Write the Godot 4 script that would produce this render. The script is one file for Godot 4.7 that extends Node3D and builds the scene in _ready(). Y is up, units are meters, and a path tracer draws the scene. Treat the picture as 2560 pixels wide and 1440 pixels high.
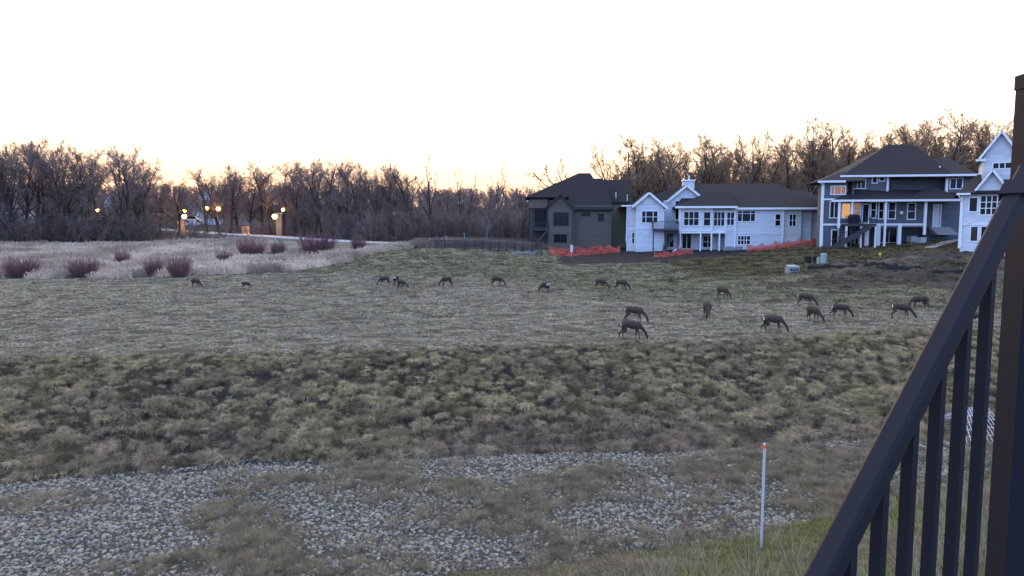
extends Node3D
# Dusk over a mown field: grazing deer, a rough grass bank with a stone swale, new houses on the right, bare woods behind.

const FOCAL := 1700.0            # pixels of the 2560 wide photograph
const EYE := Vector3(0, 6.0, 0)  # the camera hangs 6 m above the field
const PITCH := 0.0880

var rng := RandomNumberGenerator.new()
var rough_noise := FastNoiseLite.new()
var fine_noise := FastNoiseLite.new()
var patch_noise := FastNoiseLite.new()
var used := {}
var M := {}
var shrub_spots: Array[Vector3] = []

# ------------------------------------------------------------------ measuring
func ray(px: float, py: float) -> Vector3:
	var v := Vector3((px - 1280.0) / FOCAL, (720.0 - py) / FOCAL, -1.0).rotated(Vector3.RIGHT, -PITCH)
	return v / -v.z

func spot(px: float, py: float, far: float) -> Vector3:
	return EYE + ray(px, py) * far

func foot(px: float, far: float) -> Vector3:
	var p := spot(px, 610.0, far)
	return Vector3(p.x, height(p.x, p.z), p.z)

func on_ground(px: float, py: float) -> Vector3:
	var r := ray(px, py)
	var d := 8.0
	while d < 420.0:
		var p := EYE + r * d
		if p.y <= height(p.x, p.z):
			var lo := d - 0.5
			var hi := d
			for i in 8:
				var m := (lo + hi) / 2.0
				var q2 := EYE + r * m
				if q2.y <= height(q2.x, q2.z): hi = m
				else: lo = m
			p = EYE + r * hi
			return Vector3(p.x, height(p.x, p.z), p.z)
		d += 0.5
	return EYE + r * 420.0

func along(table: Array, u: float) -> float:
	if u <= table[0][0]: return table[0][1]
	for i in range(1, table.size()):
		if u <= table[i][0]:
			var t: float = (u - table[i - 1][0]) / (table[i][0] - table[i - 1][0])
			t = t * t * (3.0 - 2.0 * t) * 0.5 + t * 0.5
			return lerpf(table[i - 1][1], table[i][1], t)
	return table[-1][1]

# ------------------------------------------------------------------ terrain
const BANK_TOP := [[-1.0, 29.5], [-0.753, 30.4], [-0.376, 32.2], [0.0, 34.2], [0.25, 35.0], [0.37, 35.8], [0.48, 37.4], [0.6, 39.5], [0.8, 42.0]]
const BANK_FOOT := [[-1.0, 20.8], [-0.753, 21.4], [-0.58, 21.9], [-0.376, 22.8], [-0.19, 23.5], [0.0, 24.1], [0.2, 24.5], [0.36, 25.1], [0.55, 25.8], [0.8, 27.0]]
const NEAR_BANK := [[-1.0, 8.0], [-0.5, 11.0], [-0.06, 14.8], [0.07, 15.6], [0.21, 16.6], [0.31, 17.3], [0.45, 18.6], [0.6, 20.4], [0.8, 22.5]]
const ROWS := [34.0, 50.0, 60.0, 72.0, 85.0, 97.0, 110.0, 130.0, 145.0, 165.0, 200.0, 280.0, 420.0, 900.0]
const COLS := [-0.9, -0.6, -0.35, -0.1, 0.1, 0.3, 0.5, 0.7]
const LAND := [
	[0.0, 0.0, 0.0, 0.0, 0.2, 0.5, 0.9, 1.5, 2.4, 4.2, 6.0, 11.0, 22.0, 30.0],
	[0.0, 0.0, 0.0, 0.0, 0.2, 0.5, 0.9, 1.6, 2.8, 4.4, 5.9, 10.0, 21.0, 30.0],
	[0.0, 0.0, 0.0, 0.1, 0.4, 0.8, 1.3, 2.6, 3.9, 4.7, 5.8, 9.0, 20.0, 30.0],
	[0.0, 0.0, 0.1, 0.45, 1.15, 2.85, 3.1, 3.4, 3.7, 4.2, 5.5, 9.0, 19.0, 30.0],
	[0.0, 0.0, 0.1, 0.7, 1.65, 2.3, 2.7, 3.2, 3.6, 4.2, 5.5, 9.0, 17.0, 28.0],
	[0.0, 0.0, 0.15, 1.0, 2.0, 2.6, 3.0, 3.8, 4.4, 5.2, 6.5, 9.0, 16.0, 26.0],
	[0.0, 0.05, 0.9, 2.2, 3.3, 4.2, 4.7, 5.4, 6.0, 6.6, 8.0, 10.0, 15.0, 24.0],
	[0.0, 0.2, 1.3, 3.3, 4.5, 5.1, 5.5, 6.2, 6.8, 7.4, 8.5, 11.0, 15.0, 24.0]]

func land_row(c: Array, d: float) -> float:
	if d <= ROWS[0]: return 0.0
	for i in range(1, ROWS.size()):
		if d <= ROWS[i]:
			var t: float = (d - ROWS[i - 1]) / (ROWS[i] - ROWS[i - 1])
			var p0: float = c[maxi(i - 2, 0)]
			var p1: float = c[i - 1]
			var p2: float = c[i]
			var p3: float = c[mini(i + 1, c.size() - 1)]
			return cubic_interpolate(p1, p2, p0, p3, t) * 0.5 + lerpf(p1, p2, t) * 0.5
	return c[-1]

func land(u: float, d: float) -> float:
	if u <= COLS[0]: return land_row(LAND[0], d)
	for i in range(1, COLS.size()):
		if u <= COLS[i]:
			var t: float = (u - COLS[i - 1]) / (COLS[i] - COLS[i - 1])
			t = t * t * (3.0 - 2.0 * t)
			return lerpf(land_row(LAND[i - 1], d), land_row(LAND[i], d), t)
	return land_row(LAND[-1], d)

func lump(x: float, z: float) -> float:
	return fine_noise.get_noise_2d(x * 9.0 + 31.0, z * 9.0) + 0.5 * fine_noise.get_noise_2d(x * 15.0, z * 15.0 + 7.0)

func height(x: float, z: float) -> float:
	var d := maxf(-z, 4.0)
	var u := clampf(x / d, -1.2, 1.2)
	var top := along(BANK_TOP, u)
	var low := along(BANK_FOOT, u)
	var edge := rough_noise.get_noise_2d(x * 2.2, z * 2.2)
	top += edge * 1.0 + fine_noise.get_noise_2d(x * 4.0, z * 4.0) * 0.5
	var y := 0.0
	var bump := 0.03
	if d >= top:
		y = land(u, d)
		bump = 0.035 if d < 72.0 else 0.07
	elif d > low:
		var t := (d - low) / (top - low)
		y = lerpf(-2.2, 0.0, 0.65 * t + 0.35 * t * t * (3.0 - 2.0 * t))
		var mid := minf(1.0, 5.0 * t * (1.0 - t))
		bump = lerpf(0.05, 0.12, mid)
		y += clampf(lump(x, z) + 0.05, 0.0, 0.6) * 0.62 * (0.4 + 0.6 * mid)
	else:
		y = -2.2
		bump = 0.07
		var near := along(NEAR_BANK, u)
		if d < near:
			y += minf(near - d, 12.0) * 0.13
	if u > 0.42 and d > 56.0 and d < 84.0: y += (rough_noise.get_noise_2d(x * 4.0, z * 4.0 + 60.0) + 0.15) * 1.1 * smoothstep(0.42, 0.52, u) * smoothstep(56.0, 64.0, d) * (1.0 - smoothstep(72.0, 82.0, d))
	if d >= top and d < 80.0: y += fine_noise.get_noise_2d(x * 11.0, z * 11.0) * 0.045
	return y + rough_noise.get_noise_2d(x * 5.0, z * 5.0) * bump + fine_noise.get_noise_2d(x * 3.0, z * 3.0) * bump * 0.5

var tracks := []
func on_track(x: float, z: float) -> bool:
	var p := Vector2(x, z)
	for t in tracks:
		if absf(x - t[2].x) > t[3] or absf(z - t[2].y) > t[3]: continue
		if Geometry2D.get_closest_point_to_segment(p, t[0], t[1]).distance_to(p) < t[4]:
			return rough_noise.get_noise_2d(x * 14.0, z * 14.0) > -0.12
	return false

func lay_tracks() -> void:   # wheel ruts and bare scrapes in the field
	for line in [[[0, 802], [150, 780], [300, 762], [430, 745], [640, 722], [800, 712]], [[0, 816], [160, 792], [320, 771], [460, 752]], [[880, 712], [960, 718], [1080, 716]], [[905, 801], [1010, 800], [1120, 793]], [[1240, 828], [1340, 830], [1430, 829]], [[540, 772], [600, 770], [665, 766]], [[745, 742], [850, 730]], [[1700, 828], [1820, 836], [1900, 834]], [[60, 860], [240, 848], [330, 845]]]:
		for i in line.size() - 1:
			var a := on_ground(line[i][0], line[i][1])
			var b := on_ground(line[i + 1][0], line[i + 1][1])
			var p := Vector2(a.x, a.z)
			var q2 := Vector2(b.x, b.z)
			tracks.append([p, q2, (p + q2) / 2, p.distance_to(q2) / 2 + 1.0, 0.3])

func zone(x: float, z: float) -> Array:   # what grows here: name and a mix value
	var d := maxf(-z, 4.0)
	var u := clampf(x / d, -1.2, 1.2)
	var e := rough_noise.get_noise_2d(x * 2.2, z * 2.2) * 0.7
	var n := patch_noise.get_noise_2d(x, z)
	var top := along(BANK_TOP, u) + e / 0.7 + fine_noise.get_noise_2d(x * 4.0, z * 4.0) * 0.5
	var low := along(BANK_FOOT, u) + n * 1.2
	var near := along(NEAR_BANK, u) + n * 1.2 + e * 0.6
	if d < near: return ["near", u, d, n]
	if d < low: return ["bed", u, d, n]
	if d < top: return ["bank", u, d, n]
	if d > 84.0 + n * 2.0 + (maxf(0.0, u - 0.23) * 75.0) and d < 112.0 and u > 0.062 + n * 0.015 and u < 0.365: return ["dirt", u, d, n]
	var reed := along([[-1.0, 77.0], [-0.75, 78.0], [-0.5, 80.0], [-0.33, 86.0], [-0.25, 92.0], [-0.2, 100.0], [-0.1, 112.0]], u)
	if u < -0.1 and d > reed + n * 2.0:
		return ["reed" if d < along([[-1.0, 134.0], [-0.4, 138.0], [-0.3, 126.0], [-0.1, 112.0]], u) else "wood", u, d, n]
	if d > 112.0: return ["wood", u, d, n]
	var rise := along([[-0.35, 84.0], [-0.2, 78.0], [-0.05, 76.0], [0.08, 66.0], [0.1, 57.0], [0.2, 55.0], [0.4, 53.0], [0.55, 50.0], [0.8, 48.0]], u)
	if d > rise + n * 4.0:
		var wav := n * 0.16 + fine_noise.get_noise_2d(x * 1.7, z * 1.7) * 0.06
		if u + wav > 0.45 and d > 58.0 + n * 5.0 and d < 74.0 + wav * 30.0 and u < 0.75: return ["spoil", u, d, n]
		if u + wav > 0.2 and d > 68.0 + n * 8.0 + wav * 20.0: return ["lawn", u, d, n]
		return ["rise", u, d, n]
	return ["field", u, d, n]

func land_color(x: float, z: float) -> Color:
	var k: Array = zone(x, z)
	var f := fine_noise.get_noise_2d(x * 6.0, z * 6.0)
	var g := rough_noise.get_noise_2d(x * 1.5 + 90.0, z * 4.0)
	var n: float = k[3]
	var c: Color
	match k[0]:
		"near": c = Color(0.105, 0.098, 0.045)
		"bed": c = Color(0.115, 0.098, 0.078)
		"bank": c = Color(0.085, 0.07, 0.048).lerp(Color(0.055, 0.045, 0.036), clampf(0.5 + g, 0, 1))
		"dirt": c = Color(0.036, 0.028, 0.027).lerp(Color(0.06, 0.05, 0.046), clampf(0.5 + f, 0, 1))
		"reed": c = Color(0.11, 0.095, 0.075)
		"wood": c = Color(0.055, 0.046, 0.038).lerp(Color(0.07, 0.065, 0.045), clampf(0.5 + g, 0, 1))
		"spoil": c = Color(0.095, 0.078, 0.055).lerp(Color(0.19, 0.165, 0.125), clampf(g * 1.6 + 0.1, 0, 1))
		"lawn": c = Color(0.115, 0.088, 0.048).lerp(Color(0.125, 0.11, 0.05), clampf(0.4 + g + n * 0.5, 0, 1))
		"rise": c = Color(0.175, 0.16, 0.09).lerp(Color(0.24, 0.21, 0.145), clampf(0.5 + g * 1.2 + n * 0.6, 0, 1))
		_:
			c = Color(0.27, 0.235, 0.165).lerp(Color(0.20, 0.18, 0.115), clampf(0.45 + g * 0.9 + n * 0.5, 0, 1))
			if fine_noise.get_noise_2d(x * 1.6, z * 4.5) < -0.2: c = Color(0.11, 0.095, 0.068)
			if on_track(x, z): c = Color(0.07, 0.058, 0.042)
	return c * (1.0 + f * 0.3)

# ------------------------------------------------------------------ node helpers
func numbered(called: String) -> String:
	if not used.has(called):
		used[called] = 0
		return called
	used[called] += 1
	return "%s_%03d" % [called, used[called]]

func tag(o: Node, label: String, category := "", group := "", kind := "") -> void:
	if label: o.set_meta("label", label)
	if category: o.set_meta("category", category)
	if group: o.set_meta("group", group)
	if kind: o.set_meta("kind", kind)

func thing(called: String, label: String, category: String, at := Vector3.ZERO, turn := 0.0, group := "") -> Node3D:
	var o := Node3D.new()
	o.name = numbered(called)
	add_child(o)
	o.position = at
	o.rotation.y = turn
	tag(o, label, category, group)
	return o

func put(called: String, m: Mesh, material: Material, parent: Node = self) -> MeshInstance3D:
	var o := MeshInstance3D.new()
	o.name = numbered(called) if parent == self else called
	o.mesh = m
	if material: o.material_override = material
	parent.add_child(o, true)
	return o

func begin() -> SurfaceTool:
	var st := SurfaceTool.new()
	st.begin(Mesh.PRIMITIVE_TRIANGLES)
	return st

func part(called: String, st: SurfaceTool, material: Material, parent: Node = self) -> MeshInstance3D:
	return put(called, st.commit(), material, parent)

func quad(st: SurfaceTool, a: Vector3, b: Vector3, c: Vector3, d: Vector3) -> void:
	var n := (c - a).cross(b - a)
	if n.length_squared() < 1e-12: n = (d - a).cross(c - a)
	n = n.normalized()
	for p in [a, b, c, a, c, d]:
		st.set_normal(n)
		st.add_vertex(p)

func tri(st: SurfaceTool, a: Vector3, b: Vector3, c: Vector3) -> void:
	var n := (c - a).cross(b - a).normalized()
	for p in [a, b, c]:
		st.set_normal(n)
		st.add_vertex(p)

func box(st: SurfaceTool, a: Vector3, b: Vector3, t := Transform3D.IDENTITY) -> void:
	var lo := a.min(b)
	var hi := a.max(b)
	var v := []
	for i in 8:
		v.append(t * Vector3(hi.x if i & 1 else lo.x, hi.y if i & 2 else lo.y, hi.z if i & 4 else lo.z))
	for f in [[0, 2, 3, 1], [4, 5, 7, 6], [0, 4, 6, 2], [1, 3, 7, 5], [2, 6, 7, 3], [0, 1, 5, 4]]:
		quad(st, v[f[0]], v[f[1]], v[f[2]], v[f[3]])

func bar(st: SurfaceTool, p: Vector3, q2: Vector3, w: float, h: float) -> void:
	var dir := (q2 - p).normalized()
	var side := dir.cross(Vector3.UP)
	side = Vector3.RIGHT if side.length() < 0.05 else side.normalized()
	var up := side.cross(dir).normalized()
	var t := Transform3D(Basis(side, up, -dir), p)
	box(st, Vector3(-w / 2, -h / 2, -p.distance_to(q2)), Vector3(w / 2, h / 2, 0), t)

func slab(st: SurfaceTool, pts: Array, thick: float) -> void:
	var down := Vector3(0, -thick, 0)
	for i in range(1, pts.size() - 1):
		tri(st, pts[0], pts[i], pts[i + 1])
		tri(st, pts[0] + down, pts[i + 1] + down, pts[i] + down)
	for i in pts.size():
		var a: Vector3 = pts[i]
		var b: Vector3 = pts[(i + 1) % pts.size()]
		quad(st, a, b, b + down, a + down)

func lathe(st: SurfaceTool, profile: Array, sides: int, at := Vector3.ZERO) -> void:
	for i in range(profile.size() - 1):
		for k in sides:
			var a := TAU * k / sides
			var b := TAU * (k + 1) / sides
			var r0: float = profile[i][0]
			var r1: float = profile[i + 1][0]
			var y0: float = profile[i][1]
			var y1: float = profile[i + 1][1]
			quad(st, at + Vector3(cos(a) * r0, y0, sin(a) * r0), at + Vector3(cos(b) * r0, y0, sin(b) * r0), at + Vector3(cos(b) * r1, y1, sin(b) * r1), at + Vector3(cos(a) * r1, y1, sin(a) * r1))

func mat(called: String, c: Color, roughness := 0.9, metallic := 0.0, spec := 0.4) -> StandardMaterial3D:
	var m := StandardMaterial3D.new()
	m.resource_name = called
	m.albedo_color = c.linear_to_srgb()
	m.roughness = roughness
	m.metallic = metallic
	m.metallic_specular = spec
	m.cull_mode = BaseMaterial3D.CULL_DISABLED
	M[called] = m
	return m

func noise_tex(freq: float, lo: float, hi: float, sd: int, size := 512, kind := FastNoiseLite.TYPE_SIMPLEX_SMOOTH) -> NoiseTexture2D:
	var n := FastNoiseLite.new()
	n.noise_type = kind
	n.seed = sd
	n.frequency = freq
	n.fractal_octaves = 5
	var t := NoiseTexture2D.new()
	t.width = size
	t.height = size
	t.seamless = true
	t.noise = n
	var g := Gradient.new()
	g.set_color(0, Color(lo, lo, lo))
	g.set_color(1, Color(hi, hi, hi))
	t.color_ramp = g
	return t

func grained(m: StandardMaterial3D, tex: Texture2D, metres: float, world := true) -> StandardMaterial3D:
	m.albedo_texture = tex
	m.uv1_triplanar = true
	m.uv1_world_triplanar = world
	m.uv1_scale = Vector3.ONE / metres
	return m

func tinted(called: String, roughness := 1.0) -> StandardMaterial3D:   # colour comes from vertices or copies
	var m := mat(called, Color.WHITE, roughness, 0.0, 0.2)
	m.vertex_color_use_as_albedo = true
	return m

func scatter(called: String, label: String, category: String, m: Mesh, material: Material, places: Array, tints: Array, parent: Node = self) -> MultiMeshInstance3D:
	var mm := MultiMesh.new()
	mm.transform_format = MultiMesh.TRANSFORM_3D
	mm.use_colors = true
	mm.mesh = m
	mm.instance_count = places.size()
	for i in places.size():
		mm.set_instance_transform(i, places[i])
		mm.set_instance_color(i, tints[i])
	var o := MultiMeshInstance3D.new()
	o.name = numbered(called) if parent == self else called
	o.multimesh = mm
	o.material_override = material
	parent.add_child(o, true)
	tag(o, label, category, "", "stuff")
	return o

func pose(at: Vector3, turn: float, s: Vector3, lean := 0.0) -> Transform3D:
	var b := Basis(Vector3.UP, turn) * Basis(Vector3.RIGHT, lean)
	return Transform3D(b.scaled_local(s), at)

# ------------------------------------------------------------------ plants
class Soup:
	var v := PackedVector3Array()
	var n := PackedVector3Array()
	var i := PackedInt32Array()
	var c := PackedColorArray()
	var tone := Color.WHITE
	func mesh() -> ArrayMesh:
		var a := []
		a.resize(Mesh.ARRAY_MAX)
		a[Mesh.ARRAY_VERTEX] = v
		a[Mesh.ARRAY_NORMAL] = n
		a[Mesh.ARRAY_INDEX] = i
		if c.size() == v.size(): a[Mesh.ARRAY_COLOR] = c
		var m := ArrayMesh.new()
		m.add_surface_from_arrays(Mesh.PRIMITIVE_TRIANGLES, a)
		return m
	func tube(pts: Array, radii: Array, sides: int) -> void:
		var start := v.size()
		for k in pts.size():
			var dir: Vector3 = (pts[mini(k + 1, pts.size() - 1)] - pts[maxi(k - 1, 0)]).normalized()
			var side := dir.cross(Vector3(0.31, 0.2, 0.93)).normalized()
			var up := side.cross(dir)
			for s in sides:
				var a := TAU * s / sides
				var w := side * cos(a) + up * sin(a)
				v.append(pts[k] + w * radii[k])
				n.append(w)
		for k in pts.size() - 1:
			for s in sides:
				var a0 := start + k * sides + s
				var a1 := start + k * sides + (s + 1) % sides
				i.append_array([a0, a1, a0 + sides, a1, a1 + sides, a0 + sides])
	func blade(p: Vector3, dir: Vector3, length: float, w: float, droop: float, segs: int, side: Vector3) -> void:
		var start := v.size()
		var d := dir
		var at := p
		for k in segs + 1:
			var t := float(k) / segs
			var nn := side.cross(d).normalized()
			var half := side * w * (1.0 - t * 0.85) * 0.5
			v.append(at - half)
			v.append(at + half)
			c.append(tone)
			c.append(tone)
			n.append(nn)
			n.append(nn)
			d = (d + Vector3.DOWN * droop / segs).normalized()
			at += d * length / segs
		for k in segs:
			var a := start + k * 2
			i.append_array([a, a + 2, a + 1, a + 1, a + 2, a + 3])

func tuft(sd: int, blades: int, tall: float, radius: float, splay: float, droop: float, w: float, segs := 3) -> ArrayMesh:
	var r := RandomNumberGenerator.new()
	r.seed = sd
	var s := Soup.new()
	for k in blades:
		var a := r.randf() * TAU
		var q2 := sqrt(r.randf())
		var out := Vector3(cos(a), 0, sin(a))
		var p := out * radius * q2 - Vector3(0, 0.03, 0)
		var twist := r.randfn(0, 0.6)
		var lean := out.rotated(Vector3.UP, twist) * splay * (0.25 + q2)
		var dir := (Vector3.UP + lean).normalized()
		var side := dir.cross(out.rotated(Vector3.UP, r.randfn(0, 1.0))).normalized()
		var g := r.randf_range(0.42, 0.95)
		s.tone = Color(g, g * r.randf_range(0.9, 1.04), g * r.randf_range(0.75, 1.0)) if r.randf() < 0.8 else Color(g * 0.5, g * 0.42, g * 0.38)
		s.blade(p, dir, tall * r.randf_range(0.55, 1.15), w * r.randf_range(0.7, 1.3), droop * r.randf_range(0.5, 1.4), segs, side)
	return s.mesh()

class TreeShape:
	var wood := Soup.new()
	var twigs := Soup.new()
	var r := RandomNumberGenerator.new()
	var counts := [12, 7, 6, 5]
	var ratio := [0.5, 0.5, 0.5, 0.5]
	var angle := [0.8, 0.75, 0.7, 0.7]
	var from := [0.25, 0.2, 0.2, 0.1]
	var lift := [0.02, 0.12, 0.08, 0.03]
	var wander := [0.08, 0.16, 0.2, 0.25, 0.2]
	var thin := 0.022
	var last := 4
	func grow(p: Vector3, dir: Vector3, length: float, rad: float, level: int) -> void:
		var segs: int = [8, 6, 4, 2, 1][level]
		var pts := [p]
		var radii := [rad]
		var d := dir
		var at := p
		for k in segs:
			d = (d + Vector3(r.randfn(), r.randfn(), r.randfn()) * wander[level] + Vector3.UP * lift[mini(level, 3)]).normalized()
			at += d * length / segs
			pts.append(at)
			radii.append(maxf(rad * (1.0 - 0.75 * (k + 1.0) / segs), thin * 0.8))
		if level == 0: radii[0] *= 1.5
		(wood if level < 2 else twigs).tube(pts, radii, [7, 5, 4, 3, 3][level])
		if level >= last: return
		var count: int = counts[level]
		for k in count:
			var t: float = lerpf(from[level], 1.0, (k + r.randf()) / count)
			var x := t * segs
			var e := mini(int(x), segs - 1)
			var q2: Vector3 = pts[e].lerp(pts[e + 1], x - e)
			var axis: Vector3 = (pts[e + 1] - pts[e]).normalized()
			var side := axis.cross(Vector3(r.randfn(), r.randfn(), r.randfn())).normalized()
			var bend: float = angle[level] * r.randf_range(0.6, 1.3)
			var nd := axis.rotated(side, bend)
			if level < 2 and nd.y < -0.15: nd.y = absf(nd.y) * 0.3
			var len2: float = length * ratio[level] * r.randf_range(0.6, 1.15) * (1.15 - 0.55 * t)
			var rr: float = maxf(radii[e] * r.randf_range(0.42, 0.62), thin)
			grow(q2, nd.normalized(), len2, rr, level + 1)

func bare_tree(sd: int, style: String) -> Array:
	var t := TreeShape.new()
	t.r.seed = sd
	var girth := 0.34
	match style:
		"broad":
			t.counts = [13, 10, 8, 7]
			t.thin = 0.017
			t.wander = [0.1, 0.2, 0.26, 0.3, 0.2]
			t.ratio = [0.62, 0.5, 0.46, 0.5]
			t.angle = [0.85, 0.7, 0.7, 0.7]
			t.from = [0.22, 0.25, 0.2, 0.1]
			t.lift = [0.03, 0.16, 0.1, 0.06]
			girth = 0.42
		"tall":
			t.counts = [17, 7, 5, 5]
			t.thin = 0.018
			t.ratio = [0.34, 0.5, 0.5, 0.55]
			t.angle = [0.6, 0.55, 0.6, 0.6]
			t.from = [0.28, 0.2, 0.2, 0.1]
			t.lift = [0.02, 0.2, 0.14, 0.1]
			girth = 0.26
		"dead":
			t.counts = [7, 4, 3, 2]
			t.ratio = [0.6, 0.42, 0.4, 0.45]
			t.angle = [0.5, 0.6, 0.7, 0.7]
			t.from = [0.22, 0.3, 0.3, 0.2]
			t.lift = [0.02, 0.14, 0.08, 0.0]
			t.thin = 0.045
			girth = 0.42
		"wood":
			t.counts = [11, 6, 5, 3]
			t.ratio = [0.42, 0.5, 0.5, 0.55]
			t.angle = [0.65, 0.6, 0.65, 0.6]
			t.lift = [0.02, 0.2, 0.1, 0.08]
			t.thin = 0.04
			girth = 0.22
		"shrub":
			t.counts = [14, 6, 4, 0]
			t.ratio = [0.6, 0.5, 0.5, 0.5]
			t.angle = [0.7, 0.6, 0.6, 0.6]
			t.from = [0.02, 0.1, 0.1, 0.1]
			t.lift = [0.02, 0.12, 0.06, 0.05]
			t.last = 3
			t.thin = 0.05
			girth = 0.14
	var tall := 0.82 if style != "dead" else 0.7
	t.grow(Vector3(0, -0.4, 0), Vector3(t.r.randfn() * 0.04, 1, t.r.randfn() * 0.04).normalized(), 20.0 * tall, girth, 0)
	var top := 0.0
	for p in t.wood.v: top = maxf(top, p.y)
	for p in t.twigs.v: top = maxf(top, p.y)
	return [t.wood.mesh(), t.twigs.mesh(), top]

func shrub_mesh(sd: int, stems: int, spread: float, w: float) -> ArrayMesh:   # one metre tall, upright stems that fork
	var r := RandomNumberGenerator.new()
	r.seed = sd
	var s := Soup.new()
	for k in stems:
		var a := r.randf() * TAU
		var q2 := sqrt(r.randf())
		var out := Vector3(cos(a), 0, sin(a))
		var p := out * 0.35 * spread * q2 - Vector3(0, 0.05, 0)
		var dir := (Vector3.UP + out * spread * (0.15 + 0.75 * q2) + Vector3(r.randfn(), 0, r.randfn()) * 0.12).normalized()
		var l := r.randf_range(0.6, 1.1) * lerpf(1.0, 0.85, q2)
		var mid := p + dir * l * 0.5
		var d2 := (dir + Vector3.UP * 0.2 + Vector3(r.randfn(), r.randfn(), r.randfn()) * 0.12).normalized()
		s.tube([p, mid, mid + d2 * l * 0.5], [w, w * 0.8, w * 0.35], 3)
		for j in 4:
			var t := r.randf_range(0.35, 0.95)
			var b := p.lerp(mid, t * 2.0) if t < 0.5 else mid.lerp(mid + d2 * l * 0.5, t * 2.0 - 1.0)
			var bd := (dir + Vector3(r.randfn(), absf(r.randfn()) * 0.6, r.randfn()) * 0.4).normalized()
			s.tube([b, b + bd * l * r.randf_range(0.15, 0.34)], [w * 0.6, w * 0.3], 3)
	return s.mesh()

func reed_mesh(sd: int) -> ArrayMesh:
	var r := RandomNumberGenerator.new()
	r.seed = sd
	var s := Soup.new()
	for k in 70:
		var p := Vector3(r.randf_range(-0.75, 0.75), -0.05, r.randf_range(-0.75, 0.75))
		var dir := (Vector3.UP + Vector3(r.randfn(), 0, r.randfn()) * 0.16).normalized()
		var l := r.randf_range(0.8, 1.65)
		var side := dir.cross(Vector3(r.randfn(), 0, r.randfn())).normalized()
		s.blade(p, dir, l, 0.035, r.randf() * 0.5, 3, side)
		s.blade(p, (dir + Vector3(r.randfn(), 0, r.randfn()) * 0.35).normalized(), l * 0.7, 0.04, 0.9, 3, side)
		if k % 3 == 0:
			s.tube([p + dir * l * 0.82, p + dir * l * 0.95, p + dir * l * 1.12], [0.015, 0.045, 0.008], 3)
	return s.mesh()

func stone_mesh(sd: int) -> ArrayMesh:   # about 1 m across, scaled down in place
	var n := FastNoiseLite.new()
	n.seed = sd
	n.frequency = 0.9
	n.fractal_octaves = 2
	var s := Soup.new()
	var rings := 5
	var sides := 8
	for j in rings + 1:
		for k in sides:
			var a := PI * j / rings
			var b := TAU * k / sides + j * 0.3
			var d := Vector3(sin(a) * cos(b), cos(a), sin(a) * sin(b))
			var q2 := 0.5 * (1.0 + 0.55 * n.get_noise_3dv(d))
			s.v.append(d * q2 * Vector3(1.0, 0.55, 0.8))
			s.n.append(d)
	for j in rings:
		for k in sides:
			var a0 := j * sides + k
			var a1 := j * sides + (k + 1) % sides
			s.i.append_array([a0, a0 + sides, a1, a1, a0 + sides, a1 + sides])
	return s.mesh()

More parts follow.
